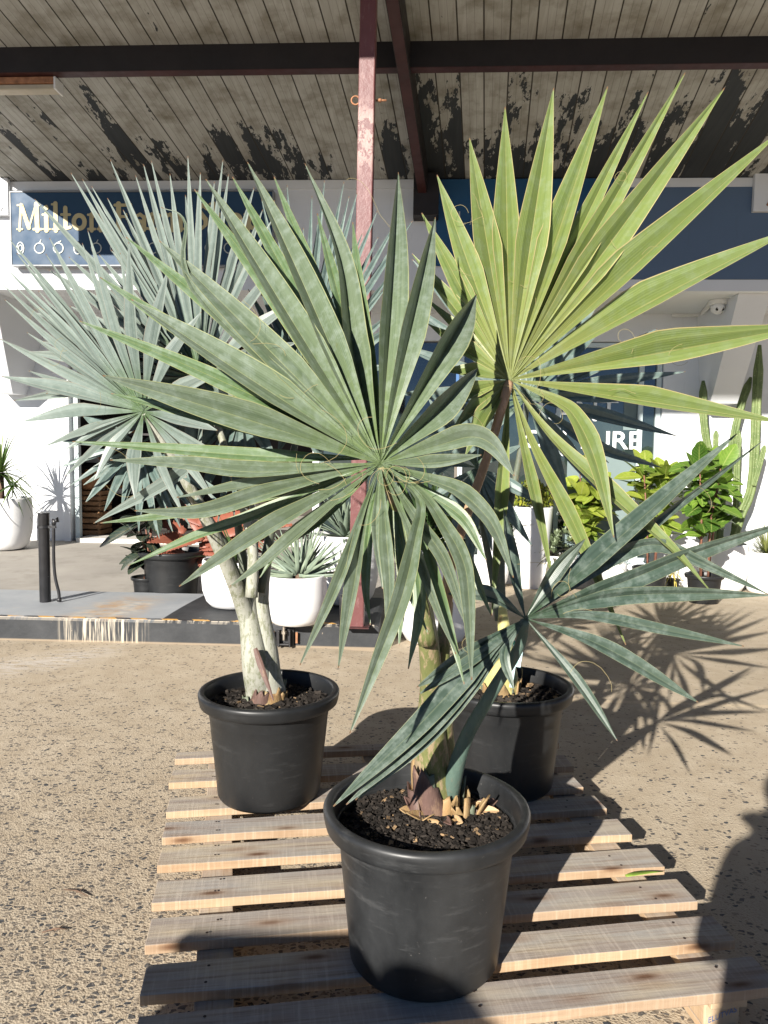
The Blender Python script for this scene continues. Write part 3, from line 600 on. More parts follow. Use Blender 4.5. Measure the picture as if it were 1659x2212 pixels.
# ================================================================ palm fronds
def mat_frond(name, base, tip, near, stripe, edge, wax=.35, edgew=.94, rough=.36, nearlen=.3, trans=.07):
    k = NT(name); u, v, _ = k.sep(k.mp('UV')); t = k.attr(); ob = k.mp()
    c = k.mix(k.rng(v, .35, .95), base, tip); c = k.mix(k.rng(v, nearlen, nearlen * .25), c, near)
    cmb = k.n('ShaderNodeCombineXYZ'); k.l(k.mth('ADD', k.mth('MULTIPLY', u, 9), k.mth('MULTIPLY', t, 53)), cmb.inputs[0]); k.l(k.mth('MULTIPLY', v, .9), cmb.inputs[1]); k.l(k.mth('MULTIPLY', t, 31), cmb.inputs[2])
    s_ = k.noise(cmb.outputs[0], 1.0, 3, .6); c = k.mix(k.rng(s_, .42, .66, 0, .75), c, stripe)
    c = k.mix(k.mth('MULTIPLY', k.rng(t, 0, 1, -.2, .3), 1.0), c, k.mix(.5, c, tuple(x * .55 for x in base)))
    wx = k.noise(ob, 26, 8, .72); c = k.mix(k.mth('MULTIPLY', k.rng(wx, .47, .62), wax), c, (.27, .32, .285))
    sp = k.noise(ob, 42, 4, .7); c = k.mix(k.mth('MULTIPLY', k.rng(sp, .67, .72), .35), c, (.12, .13, .05))
    ce = k.mth('ABSOLUTE', k.mth('SUBTRACT', k.mth('MULTIPLY', u, 2), 1))
    vf = k.rng(v, .12, .4); c = k.mix(k.mth('MULTIPLY', k.mth('MULTIPLY', k.rng(ce, edgew, edgew + .02), .8), vf), c, edge); c = k.mix(k.mth('MULTIPLY', k.mth('MULTIPLY', k.rng(ce, .05, .02), .35), vf), c, edge)
    c = k.mix(k.rng(v, .985, .995), c, (.16, .09, .045))
    fine = k.n('ShaderNodeTexWave'); cm2 = k.n('ShaderNodeCombineXYZ'); k.l(u, cm2.inputs[0]); k.l(cm2.outputs[0], fine.inputs['Vector']); fine.inputs['Scale'].default_value = 6
    k.bump(k.mth('ADD', fine.outputs[1], k.mth('MULTIPLY', s_, 1.5)), .12, .003)
    k.fin(c, k.rng(wx, .3, .7, rough - .08, rough + .12), .55)
    tr = k.n('ShaderNodeBsdfTranslucent'); k.l(c, tr.inputs[0]); mx = k.n('ShaderNodeMixShader'); mx.inputs[0].default_value = trans
    out = k.t.nodes['Material Output']; k.l(k.b.outputs[0], mx.inputs[1]); k.l(tr.outputs[0], mx.inputs[2]); k.l(mx.outputs[0], out.inputs[0]); return k.m
MF_A = mat_frond('grey_green_frond', (0.122, 0.16, 0.092), (0.124, 0.152, 0.116), (0.125, 0.172, 0.066), (0.066, 0.098, 0.055), (0.27, 0.28, 0.13), .28)
MF_A2 = mat_frond('bright_green_frond', (.098, .155, .062), (.10, .15, .075), (.105, .16, .055), (.062, .105, .04), (.27, .27, .09), .2)
MF_B = mat_frond('yellow_green_frond', (0.160, 0.205, 0.054), (0.150, 0.192, 0.064), (0.230, 0.243, 0.083), (0.096, 0.144, 0.038), (0.371, 0.307, 0.141), .12, .93, .42, .4)
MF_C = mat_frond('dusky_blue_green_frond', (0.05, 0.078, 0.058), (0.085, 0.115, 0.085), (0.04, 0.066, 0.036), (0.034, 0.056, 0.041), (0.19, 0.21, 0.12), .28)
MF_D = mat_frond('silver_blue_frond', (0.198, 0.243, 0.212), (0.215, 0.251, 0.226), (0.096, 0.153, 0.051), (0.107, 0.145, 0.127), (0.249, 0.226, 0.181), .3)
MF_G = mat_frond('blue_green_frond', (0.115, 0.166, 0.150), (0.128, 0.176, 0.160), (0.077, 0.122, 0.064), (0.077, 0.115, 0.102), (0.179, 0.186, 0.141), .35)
def catmull(P, n):
    P = [P[0] + (P[0] - P[1])] + P + [P[-1] + (P[-1] - P[-2])]; out = []
    segs = len(P) - 3
    for i in range(n + 1):
        x = i / n * segs; k = min(int(x), segs - 1); t = x - k; a, b, c, d = P[k:k + 4]
        out.append(.5 * ((2 * b) + (c - a) * t + (2 * a - 5 * b + 4 * c - d) * t * t + (3 * b - a - 3 * c + d) * t * t * t))
    return out
def leaflet(b, path, nrm, wmax, Lf, fold, tone, r0, twist=0, pex=2.0):
    n = len(path) - 1; Ls = [0]
    for i in range(n): Ls.append(Ls[-1] + (path[i + 1] - path[i]).length)
    L = Ls[-1]; vs = []; uv = []; sf = min(.6, Lf / L)
    for i, p in enumerate(path):
        s_ = Ls[i] / L; t = (path[min(i + 1, n)] - path[max(i - 1, 0)]).normalized()
        nn = (nrm - t * nrm.dot(t)).normalized()
        if twist: nn = Matrix.Rotation(twist * (.35 + .65 * s_), 3, t) @ nn
        sd = t.cross(nn).normalized()
        if s_ < sf: hw = wmax / 2 * (s_ / sf)
        else:
            q = (s_ - sf) / (1 - sf); hw = wmax / 2 * max(0, 1 - q ** pex) * (1 + .22 * q)
        hw = max(hw, r0 if s_ < .3 else .0012); fd = fold * (1 if s_ < sf else 1 - .4 * (s_ - sf) / (1 - sf))
        for q in (-1, -.5, -.5, 0, 0, .5, .5, 1):
            bulge = .13 if q in (-.5, .5) else 0
            vs.append(p + sd * (hw * q) + nn * (hw * (abs(q) * fd + bulge))); uv.append((q * .5 + .5, s_))
    fs = []
    for i in range(n):
        for q in (0, 2, 4, 6): a = i * 8 + q; fs.append((a, a + 1, a + 9, a + 8))
    b.add(vs, fs, uv, tone)
FN = 0
def frond(root, hub, hz, nrm, tips, mat, petiole=None, pmat=None, sf=.42, wmin=20, wmax=60, fold=.55, cup=.10, label=None, fibres=0, r0=.0022, name='frond', wscale=1.0, seg=16, pex=2.0, dense=0):
    """tips: list of (points, width or None, depth offset in m or 0, twist)"""
    global FN
    rnd = random.Random(FN * 13 + 5); FN += 1
    H = atp(*hub, hz); nrm = Vector(nrm).normalized(); px2m = hz * 1.05 / F0; P3 = []
    for it in tips:
        pts, wd, dz, tw = (list(it) + [None, 0, 0][len(it) - 1:]) if isinstance(it[0], list) else ([it], None, 0, 0)
        q = [H]; j = rnd.uniform(-.5, .5)
        for i, pp in enumerate(pts):
            p = onplane(pp[0], pp[1], H, nrm); r = (p - H).length
            if r > 1.4: p = atp(pp[0], pp[1], hz); r = (p - H).length
            k = min(1, r / .65); vd = (p - CP); vd = vd * (1 - (cup * k * k * (1 + .5 * j) + dz * (i + 1) / len(pts) + .02 * j * k) / vd.length); q.append(CP + vd)
        if len(q) == 2:
            sag = (q[1] - q[0]).length * rnd.uniform(-.02, .035); bk = (q[1] - CP).normalized() * (-dz * .6); q.insert(1, q[0].lerp(q[1], .55) + upv * sag * .5 + nrm * -sag * .6 - bk)
        P3.append((q, wd, tw))
    if dense:
        simp = sorted([(math.atan2((q[-1] - H).dot(upv), (q[-1] - H).dot(rgt)), q) for q, wd, tw in P3 if not wd], key=lambda a: a[0])
        for (a0, q0), (a1, q1) in zip(simp, simp[1:]):
            if .05 < a1 - a0 < .3:
                v = (q0[-1] - H).normalized().lerp((q1[-1] - H).normalized(), .5 + rnd.uniform(-.12, .12)); v.normalize()
                l = ((q0[-1] - H).length + (q1[-1] - H).length) / 2 * rnd.uniform(.82, .98); e = H + v * l - nrm * rnd.uniform(.02, .07); P3.append(([H, H.lerp(e, .55) - nrm * .01, e], None, 0))
    ang = []
    for q, wd, tw in P3:
        e = q[1] - H; ang.append(math.atan2(e.dot(upv), e.dot(rgt)))
    lens = sorted((q[-1] - H).length for q, _, _ in P3); LF = sf * lens[int(len(lens) * .6)]
    order = sorted(range(len(P3)), key=lambda i: ang[i]); b = MB()
    for oi, i in enumerate(order):
        q, wd, tw = P3[i]; k = len(order); ga = (ang[order[(oi + 1) % k]] - ang[i]) % 6.2832; gb = (ang[i] - ang[order[oi - 1]]) % 6.2832
        path = catmull(q, seg if len(q) < 4 else seg + 4); L = sum((path[a + 1] - path[a]).length for a in range(len(path) - 1))
        gap = (min(ga, .4) + min(gb, .4)) / 2
        W = wd * px2m if wd else max(wmin * px2m, min(wmax * px2m, L * sf * gap * 1.22)) * wscale
        leaflet(b, path, nrm, W, min(LF, L * .5), fold * rnd.uniform(.8, 1.2), rnd.random(), r0, tw if tw else rnd.uniform(-.34, .34), pex)
    o = b.build(name, mat, root, True)
    if label: o['label'] = label
    if petiole:
        pp = catmull([atp(*p[:3]) for p in petiole], 20); rr = [p[3] for p in petiole]; k = len(rr) - 1
        rad = [rr[min(int(i / 20 * k), k - 1)] * (1 - (i / 20 * k - min(int(i / 20 * k), k - 1))) + rr[min(int(i / 20 * k), k - 1) + 1] * (i / 20 * k - min(int(i / 20 * k), k - 1)) for i in range(21)]
        b = MB(); b.tube(pp, rad, 10, True, .75); b.build('petiole', pmat, o, True)
    if fibres:
        b = MB()
        for _ in range(fibres):
            q, _, _ = rnd.choice(P3); t = rnd.uniform(.3, .75); p = q[0].lerp(q[-1] if len(q) < 4 else q[1], t) - nrm * -.012
            p = p + nrm * .014; a = rnd.uniform(0, 6.28); cv = rnd.uniform(-.5, .5); pts = []; st = rnd.uniform(.005, .010)
            e1 = rgt; e2 = upv
            for s_ in range(rnd.randint(9, 22)):
                pts.append(p.copy()); p = p + (e1 * math.cos(a) + e2 * math.sin(a)) * st + nrm * rnd.uniform(-.0015, .0025); a += cv * .45; cv += rnd.uniform(-.28, .28); cv = max(-1, min(1, cv))
            b.tube(pts, .00042, 4, False)
        b.build('fibres', MFIB, o, True)['kind'] = 'stuff'
    return o
MFIB = simple('tan_fibre', (.34, .28, .13), .7, .2, 5, 0)
def mat_stem(name, a, c, spot, amt=.5, thr=.55):
    k = NT(name); v = k.mp(); n = k.noise(k.mp(scale=(9, 9, 1.2)), 4, 7, .7); x = k.mix(k.rng(n, .3, .7), a, c)
    n2 = k.noise(k.mp(scale=(9, 9, 3)), 6, 6, .75); x = k.mix(k.mth('MULTIPLY', k.rng(n2, thr, thr + .07), amt), x, spot); k.bump(k.mth('ADD', n, n2), .45, .006); return k.fin(x, .55, .35)
MST_G = mat_stem('scurfy_green_stem', (.17, .17, .065), (.10, .12, .04), (.30, .22, .14), .85, .5)
MST_T = mat_stem('tan_petiole', (.40, .24, .15), (.30, .20, .11), (.55, .38, .26), .5)
MST_W = mat_stem('whitish_waxy_trunk', (.36, .36, .31), (.25, .25, .20), (.13, .14, .07), .7, .5)
MST_D = mat_stem('dark_green_petiole', (.10, .12, .08), (.07, .08, .06), (.25, .17, .1), .3)  # dark green brown colour for the rear stalks
MSTB = mat_stem('pink_brown_sheath', (.15, .09, .075), (.09, .055, .045), (.26, .17, .11), .5); MST_W2 = mat_stem('grey_green_sheath', (.15, .17, .12), (.10, .12, .085), (.2, .11, .07), .5)
MHUSK = mat_stem('fresh_torn_husk', (.5, .32, .16), (.42, .3, .18), (.3, .1, .06), .4)
MSTUB = mat_stem('torn_tan_leaf_base', (.36, .22, .10), (.24, .19, .10), (.16, .06, .035), .6)
def trunk(root, pts, mat, n=14, name='trunk', flat=.9):
    pp = catmull([atp(p[0], p[1], p[2]) for p in pts], 18); k = len(pts) - 1; rad = []
    for i in range(19):
        x = i / 18 * k; j = min(int(x), k - 1); rad.append(pts[j][3] * (1 - x + j) + pts[j + 1][3] * (x - j))
    b = MB(); b.tube(pp, rad, n, True, flat); return b.build(name, mat, root, True)

def stubs(root, c, r, k, size, seed=1, tlm=.4):
    rn = random.Random(seed)
    for i in range(k):
        a = 6.283 * i / k + rn.uniform(-.35, .35); out = Vector((math.cos(a), math.sin(a), 0)); sd = Vector((-math.sin(a), math.cos(a), 0)); L = size * rn.uniform(.5, 1.5); wd = r * rn.uniform(.55, .85); tl = rn.uniform(.1, tlm); n = 6; m_ = 7; vs = []; sh = rn.uniform(-.25, .25)
        top = [L * (1 + rn.uniform(-.35, .25)) for _ in range(m_)]
        for u_ in range(n + 1):
            t = u_ / n
            for j in range(m_):
                q = (j / (m_ - 1) - .5) * 2; z = top[j] * t; w2 = wd * (1 - .35 * t)
                vs.append(Vector(c) + out * (r * (1 - .35 * q * q) * (1 - .15 * t) + tl * z) + sd * (q * w2 + sh * z) + Vector((0, 0, z - .012)))
        fs = [(u_ * m_ + j, u_ * m_ + j + 1, (u_ + 1) * m_ + j + 1, (u_ + 1) * m_ + j) for u_ in range(n) for j in range(m_ - 1)]
        b = MB(); b.add(vs, fs, None, rn.random()); b.build('leaf_stub', (MSTUB, MST_W2, MSTB)[i % 3], root, True, 0, .005)
def potpos(px, py): p = onz(px, py, PZ + .39); return Vector((p.x, p.y, PZ + .001))
# ---------------------------------------------------------------- front palm
fp = potpos(921, 1742)
PALM1 = thing('potted_palm', fp, 'front palm with broad grey green and yellow green fronds in the scuffed black pot', 'potted palm', 'fan palms in black pots on the pallet')
black_pot(PALM1, fp); soil(PALM1, fp + Vector((0, 0, .335)), .2175, 2600, .0078)
zA = 1.62
trunk(PALM1, [(940, 1762, 1.97, .062), (938, 1720, 1.96, .056), (933, 1640, 1.94, .046), (930, 1570, 1.91, .038), (932, 1480, 1.87, .029), (925, 1380, 1.81, .025), (908, 1270, 1.76, .020)], MST_G, 20)
trunk(PALM1, [(968, 1740, 1.99, .042), (957, 1600, 1.95, .03), (955, 1420, 1.87, .020), (968, 1300, 1.9, .014)], MST_G, 12, 'leaf_base')
tc = atp(942, 1745, 1.965); tc.z = PZ + .333
stubs(PALM1, tc + Vector((.075, -.02, 0)), .034, 5, .045, 8, .7)
stubs(PALM1, tc, .066, 7, .10, 31, .18); stubs(PALM1, tc + Vector((.01, -.02, 0)), .085, 4, .05, 17, .5)
rt = random.Random(4)
for i in range(11):
    a_ = rt.uniform(-2.9, .3); q_ = rt.uniform(.07, .115); p_ = tc + Vector((math.cos(a_) * q_ + .02, math.sin(a_) * q_, .012)); d_ = Vector((math.cos(a_ + rt.uniform(-.8, .8)), math.sin(a_), rt.uniform(.1, 1.2)))
    b = MB(); b.blade(p_ - d_.normalized() * .01, d_, Vector((rt.uniform(-.6, .6), -.4, .6)), rt.uniform(.03, .065), rt.uniform(.016, .03), 4, .2, .5, 'strap', rt.random()); b.build('torn_husk', (MSTUB, MSTB, MHUSK)[i % 3], PALM1, False, 0, .003)
A_tips = [(222, 811), (283, 647), (344, 520), ([(430, 640), (400, 480), (348, 448)], 26), ([(444, 387)], 62, -.16, .5), ([(534, 350)], 62, -.2, .65), ([(765, 760), (735, 560), (658, 353)], 58, -.2, .8), ([(860, 372)], 64, -.2, .9), ([(940, 469)], 58, -.2, .9), ([(1029, 636)], 64, -.2, .95),
    ([(930, 905), (1000, 830), (1032, 795)], 58, -.1, .9), ([(955, 960), (1022, 944), (1068, 965), (1111, 1028)], 50), ([(940, 1000), (1040, 983)], 30),
    ([(920, 1035), (991, 1062), (1044, 1108), (1075, 1156), (1109, 1248)], 36), ([(908, 1062), (960, 1135), (998, 1205), (1012, 1280), (1019, 1469)], 34, .02), ([(880, 1090), (922, 1150), (967, 1222), (1012, 1365)], 30, -.05),
    ([(853, 1075), (887, 1150), (936, 1292), (985, 1413)], 22, -.07), ([(905, 1078), (897, 1165), (868, 1290), (815, 1430), (756, 1584)], 38, .03), ([(812, 1135), (826, 1272)], 18), ([(833, 1140), (842, 1270), (834, 1375)], 30),
    ([(790, 1090), (735, 1250), (648, 1437)], 26), ([(787, 1120), (766, 1257), (731, 1443)], 34, -.03), ([(640, 1160), (560, 1225), (496, 1267)], 34, -.05), ([(690, 1080), (530, 1175), (387, 1267)], 42),
    ([(600, 1060), (440, 1106), (291, 1103)], 40), ([(560, 1020), (400, 1003), (238, 994)], 40), ([(600, 1040), (382, 1075)], 30, -.04)]
A2_tips = [([(560, 985), (156, 954)], 34), ([(560, 1075), (380, 1110), (217, 1130)], 30), ([(560, 1110), (420, 1160), (276, 1222)], 30), (272, 512), (216, 599), (171, 693), (420, 409), (502, 382), (592, 382), (685, 461), ([(780, 640), (762, 480)], 34), (872, 470), (240, 850), ([(560, 900), (232, 812)], 30), ([(870, 1180), (880, 1300)], 26), ([(858, 1110), (872, 1250), (862, 1395)], 26), ([(900, 1120), (955, 1290), (1003, 1478)], 24), ([(885, 1150), (908, 1300), (882, 1445)], 28), ([(930, 1090), (1005, 1200), (1062, 1330)], 26), ([(800, 1120), (790, 1260), (800, 1350)], 22), ([(848, 1130), (880, 1260), (925, 1370)], 22), ([(700, 1120), (610, 1180), (560, 1250)], 26), ([(915, 1060), (1000, 1120), (1050, 1210)], 30)]
frond(PALM1, (832, 992), zA + .07, (-.22, -.9, .36), A2_tips, MF_A2, None, None, .36, 20, 44, .5, -.04, 'bright green frond showing behind the large grey green frond')
frond(PALM1, (822, 1001), zA, (-.22, -.9, .36), A_tips, MF_A, [(824, 1008, zA, .011), (852, 1090, 1.65, .011), (884, 1190, 1.70, .013), (908, 1290, 1.75, .019), (924, 1390, 1.78, .024)], MST_G, .50, 28, 72, 1.2, .02, 'large grey green frond facing the viewer', 20, pex=1.6)
zB = 1.98
B_tips = [(911, 460), (890, 548), (944, 378), (1014, 298), (1091, 231), (1196, 190), (1313, 187), (1400, 199), (1480, 157), (1565, 190), (1690, 280), (1722, 490), (1760, 700), ([(1400, 868), (1705, 915)], 48),
    ([(1203, 868), (1245, 905), (1288, 1000), (1326, 1161)], 44), ([(1191, 945), (1317, 1068), (1448, 1183), (1537, 1280)], 40, -.16), ([(1150, 955), (1243, 1138), (1352, 1393)], 34, -.2), ([(1132, 964), (1165, 1110), (1195, 1262)], 26, -.15), ([(1090, 960), (1077, 1130), (1062, 1330)], 30),
    (1005, 985), (975, 930), (955, 870), (950, 800), (925, 700), (915, 640)]
frond(PALM1, (1101, 821), zB, (-.12, -.93, .34), B_tips, MF_B, [(1100, 826, zB, .012), (1090, 860, zB - .02, .013), (1052, 989, 1.95, .012), (1005, 1121, 1.92, .013), (972, 1230, 1.90, .015), (958, 1380, 1.88, .018)], MST_T, .52, 30, 76, 1.0, .03, 'tall yellow green frond on a tan stalk', 18, pex=1.1)
zC = 1.80
C_tips = [([(1105, 1230), (1087, 1097)], 46, .05, .9), ([(1200, 1230), (1264, 1164)], 40, .1, .8), ([(1300, 1195), (1592, 937)], 50, .06, -.5), ([(1300, 1215), (1649, 951)], 26, 0, .9), ([(1260, 1240), (1360, 1188), (1430, 1178), (1510, 1213), (1600, 1255), (1662, 1285)], 36, 0, .7), ([(1360, 1252), (1500, 1195), (1725, 1120)], 46, 0, .8),
    ([(1320, 1290), (1500, 1282), (1668, 1286)], 38, 0, .7), ([(1270, 1330), (1440, 1362), (1607, 1396)], 26), ([(1300, 1395), (1508, 1517)], 34), ([(1240, 1465), (1333, 1600)], 26), ([(1060, 1290), (967, 1283)], 42, .06), ([(1050, 1390), (901, 1484)], 36), ([(1050, 1405), (905, 1500)], 26, .03),
    ([(1050, 1410), (900, 1572), (720, 1742)], 48, .02), ([(1055, 1420), (920, 1580), (748, 1738)], 36, .0), ([(1060, 1425), (930, 1585), (768, 1728)], 34, -.02), ([(1090, 1410), (1110, 1490)], 22)]
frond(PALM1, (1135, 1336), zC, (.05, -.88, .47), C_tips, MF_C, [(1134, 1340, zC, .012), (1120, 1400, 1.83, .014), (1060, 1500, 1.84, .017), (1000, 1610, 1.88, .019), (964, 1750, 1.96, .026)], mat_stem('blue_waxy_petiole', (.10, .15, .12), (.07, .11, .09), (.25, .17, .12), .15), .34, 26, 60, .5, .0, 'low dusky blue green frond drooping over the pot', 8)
# ---------------------------------------------------------------- left rear palm
lp = potpos(582, 1492)
PALM2 = thing('potted_palm', lp, 'rear left palm with silvery blue fan fronds and a whitish forked trunk', 'potted palm', 'fan palms in black pots on the pallet')
black_pot(PALM2, lp, mat=MPOT2); soil(PALM2, lp + Vector((0, 0, .34)), .2175, 800, .013)
zL = 2.74
trunk(PALM2, [(574, 1522, zL + .05, .078), (566, 1492, zL + .05, .063), (553, 1440, zL, .052), (543, 1370, zL, .042), (534, 1300, zL, .032), (537, 1240, zL, .028)], MST_W, 18, flat=.8)
trunk(PALM2, [(590, 1515, zL + .06, .06), (582, 1460, zL + .03, .046), (578, 1400, zL + .02, .038), (566, 1300, zL + .01, .026), (580, 1180, zL, .019), (600, 1060, zL, .015)], MST_W, 12, 'leaf_base')
trunk(PALM2, [(545, 1330, zL + .04, .03), (528, 1230, zL + .05, .02), (512, 1120, zL + .05, .014)], MST_D, 10, 'leaf_base')
t2 = atp(572, 1512, zL + .05); t2.z = PZ + .338; stubs(PALM2, t2, .085, 7, .06, 9)
bb = MB(); bb.blade(atp(552, 1400, zL - .06), Vector((.42, -.25, -1)), Vector((-.6, -1, 0)), .2, .03, 7, .1, .5, 'lance', .5); bb.build('torn_sheath', MSTB, PALM2, False, 0, .003)
zD, zE, zF = 2.42, 2.72, 2.92
D_tips = [(16, 512), (36, 547), (10, 577), (0, 609), (10, 647), (0, 732), (4, 813), (48, 911), (97, 964), (133, 976), (141, 1028), (204, 1038), (292, 1079), (107, 514), (190, 498), (278, 523), (363, 583), (435, 674), ([(420, 960), (520, 1010)], 24), ([(400, 985), (470, 1090)], 24), ([(350, 990), (400, 1120)], 22), ([(420, 1000), (202, 1131)], 34, -.1), (470, 930), (480, 800)]
E_tips = [(75, 430), (153, 373), (178, 387), (198, 402), (238, 345), (232, 428), (310, 355), (327, 347), (367, 375), (406, 337), (433, 373), (482, 345), (494, 377), (549, 405), (240, 540), (105, 583), (71, 674), (590, 470), (610, 560), (640, 650), (640, 740), (620, 840), (60, 760), (100, 850), (30, 865), (560, 930), (350, 1010), (420, 1040), (240, 960)]
F_tips = [(674, 424), (701, 390), (743, 393), (754, 424), (772, 416), (783, 504), (620, 400), (565, 430), (815, 456), (870, 456), (891, 477), (835, 620), (860, 700), (840, 790), (810, 880), (540, 560), (520, 660), (600, 980), (700, 1010)]
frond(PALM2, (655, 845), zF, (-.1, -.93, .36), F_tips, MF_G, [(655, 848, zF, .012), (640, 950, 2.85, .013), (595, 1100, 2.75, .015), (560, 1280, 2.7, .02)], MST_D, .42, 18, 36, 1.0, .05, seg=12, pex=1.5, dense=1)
frond(PALM2, (433, 818), zE, (-.22, -.92, .33), E_tips, MF_D, [(433, 822, zE, .012), (470, 920, 2.70, .013), (515, 1060, 2.68, .015), (545, 1180, 2.66, .019), (543, 1290, 2.66, .024)], MST_W, .42, 20, 40, 1.1, .04, seg=12, pex=1.7, dense=1)
frond(PALM2, (310, 889), zD, (-.3, -.88, .36), D_tips, MF_D, [(312, 893, zD, .012), (345, 945, 2.45, .014), (430, 1090, 2.52, .022), (490, 1220, 2.62, .026), (526, 1310, 2.72, .032), (546, 1390, 2.75, .034)], MST_W, .40, 20, 40, 1.1, .05, 'silvery frond with its hub showing a grey stalk', 8, seg=12, pex=1.5, dense=1)
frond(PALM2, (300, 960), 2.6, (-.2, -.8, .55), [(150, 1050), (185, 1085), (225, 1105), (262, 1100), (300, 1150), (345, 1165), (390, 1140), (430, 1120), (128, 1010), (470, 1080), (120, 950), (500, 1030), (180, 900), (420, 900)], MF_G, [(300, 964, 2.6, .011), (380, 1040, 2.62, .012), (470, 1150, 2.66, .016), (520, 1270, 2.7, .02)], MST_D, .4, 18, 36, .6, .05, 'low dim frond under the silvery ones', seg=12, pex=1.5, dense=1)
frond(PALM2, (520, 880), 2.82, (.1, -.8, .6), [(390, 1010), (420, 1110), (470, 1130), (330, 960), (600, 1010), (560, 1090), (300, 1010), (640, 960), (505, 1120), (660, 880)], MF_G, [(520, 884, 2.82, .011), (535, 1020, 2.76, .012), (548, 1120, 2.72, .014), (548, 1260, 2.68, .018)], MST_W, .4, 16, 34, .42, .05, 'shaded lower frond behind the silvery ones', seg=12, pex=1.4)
# ---------------------------------------------------------------- right rear palm
rp = potpos(1091, 1480)
PALM3 = thing('potted_palm', rp, 'rear right palm with blue green fronds half hidden, bulbous base and plant tag', 'potted palm', 'fan palms in black pots on the pallet')
black_pot(PALM3, rp, mat=MPOT2); soil(PALM3, rp + Vector((0, 0, .34)), .2175, 700, .012)
zG = 2.93
MBULB = mat_stem('yellow_cream_bulb', (.50, .46, .20), (.42, .40, .14), (.30, .14, .06), .6)
trunk(PALM3, [(1078, 1502, 2.92, .082), (1079, 1480, 2.92, .076), (1082, 1450, 2.90, .066), (1087, 1418, 2.87, .042), (1090, 1370, 2.83, .026), (1080, 1290, 2.85, .018)], MBULB, 16)
bp = atp(1079, 1486, 2.92); bp.z = PZ + .338; stubs(PALM3, bp, .08, 8, .045, 5)
G_tips = [(975, 475), (1027, 460), (1082, 470), (1134, 455), (1195, 470), (1270, 500), (1356, 543), (1363, 632), (1420, 710), (1473, 708), (1481, 803), (1474, 850), (1462, 942), ([(1282, 962), (1429, 1010)], 30), (1315, 1000), (1290, 1060), (890, 560), (860, 640), (850, 740), (860, 850), (880, 950), (1230, 1090), (920, 1040)]
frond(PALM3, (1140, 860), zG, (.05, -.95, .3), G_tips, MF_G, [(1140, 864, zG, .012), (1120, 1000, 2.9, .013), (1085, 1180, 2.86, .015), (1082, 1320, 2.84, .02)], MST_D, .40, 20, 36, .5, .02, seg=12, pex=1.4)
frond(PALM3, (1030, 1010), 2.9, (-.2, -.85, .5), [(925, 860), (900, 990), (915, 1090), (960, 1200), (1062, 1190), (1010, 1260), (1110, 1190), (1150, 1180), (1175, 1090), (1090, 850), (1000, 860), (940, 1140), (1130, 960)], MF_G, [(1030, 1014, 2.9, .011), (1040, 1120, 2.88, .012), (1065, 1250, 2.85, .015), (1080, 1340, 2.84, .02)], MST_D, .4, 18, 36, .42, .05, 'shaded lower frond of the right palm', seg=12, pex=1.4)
MTAG = simple('pale_teal_card', (.42, .56, .58), .4, .05, 8, 0); MTAG2 = simple('teal_green_card', (.06, .26, .2), .4, .05, 8, 0)
tg = atp(1113, 1412, 2.84)
TAG = thing('plant_tag', tg, 'pale teal plant tag with a green strip in the right rear pot', 'plant tag')
def card(b, w_, h_, dx, dz, dy, t=.0012): b.box(tg + Vector((dx, dy, dz)), (w_, t, h_), TR)
TR = Matrix.Rotation(-.25, 3, 'Z') @ Matrix.Rotation(.12, 3, 'Y')
b = MB(); card(b, .055, .10, 0, 0, 0); b.box(tg + Vector((-.008, .002, -.09)), (.012, .0012, .09), TR); b.build('card', MTAG, TAG)
b = MB(); card(b, .053, .014, .005, .041, -.003); b.build('strip', MTAG2, TAG)
b = MB()
for i in range(2): b.box(tg + TR @ Vector((-.012 + .022 * i, -.002, .004)), (.010, .001, .010), TR)
for i in range(4): b.box(tg + TR @ Vector((-.002, -.002, -.018 - .007 * i)), (.036 - .004 * (i % 2), .001, .002), TR)
b.build('print', MTAG2, TAG)
# fallen leaf piece on a slat
fl = onz(1352, 1893, PZ + .004); b = MB(); b.blade(fl, (1, .25, .06), (0, 0, 1), .13, .02, 5, .1, .4, 'lance', .5)
FLF = simple('yellowing_green_leaf', (.20, .30, .05), .5, .4, 14, 0); o = b.build('fallen_leaf', FLF, None, True, 0, .001); tag(o, 'torn green and yellow leaf strip lying on a pallet slat at right', 'leaf')
# ================================================================ potted plants by the shop
MPWH = simple('matt_white_planter', (.78, .78, .78), .55, .03, 3, .06, 30, .3, dirt=(.6, .58, .54), dlo=.68, dhi=.9)
def leafmat(name, a, c, vein=None, rough=.4, trans=.2):
    k = NT(name); u, v, _ = k.sep(k.mp('UV')); t = k.attr(); x = k.mix(t, a, c); n = k.noise(k.mp(), 20, 4); x = k.mix(k.mth('MULTIPLY', k.rng(n, .4, .7), .3), x, tuple(q * .6 for q in a))
    if vein:
        ce = k.mth('ABSOLUTE', k.mth('SUBTRACT', k.mth('MULTIPLY', u, 2), 1)); x = k.mix(k.mth('MULTIPLY', k.rng(ce, .09, .04), .7), x, vein)
        fr = k.mth('FRACT', k.mth('ADD', k.mth('MULTIPLY', v, 7), k.mth('MULTIPLY', ce, -1.6))); x = k.mix(k.mth('MULTIPLY', k.rng(k.mth('ABSOLUTE', k.mth('SUBTRACT', fr, .5)), .07, .03), .45), x, vein)
    k.fin(x, rough, .4); tr = k.n('ShaderNodeBsdfTranslucent'); k.l(x, tr.inputs[0]); mx = k.n('ShaderNodeMixShader'); mx.inputs[0].default_value = trans
    out = k.t.nodes['Material Output']; k.l(k.b.outputs[0], mx.inputs[1]); k.l(tr.outputs[0], mx.inputs[2]); k.l(mx.outputs[0], out.inputs[0]); return k.m
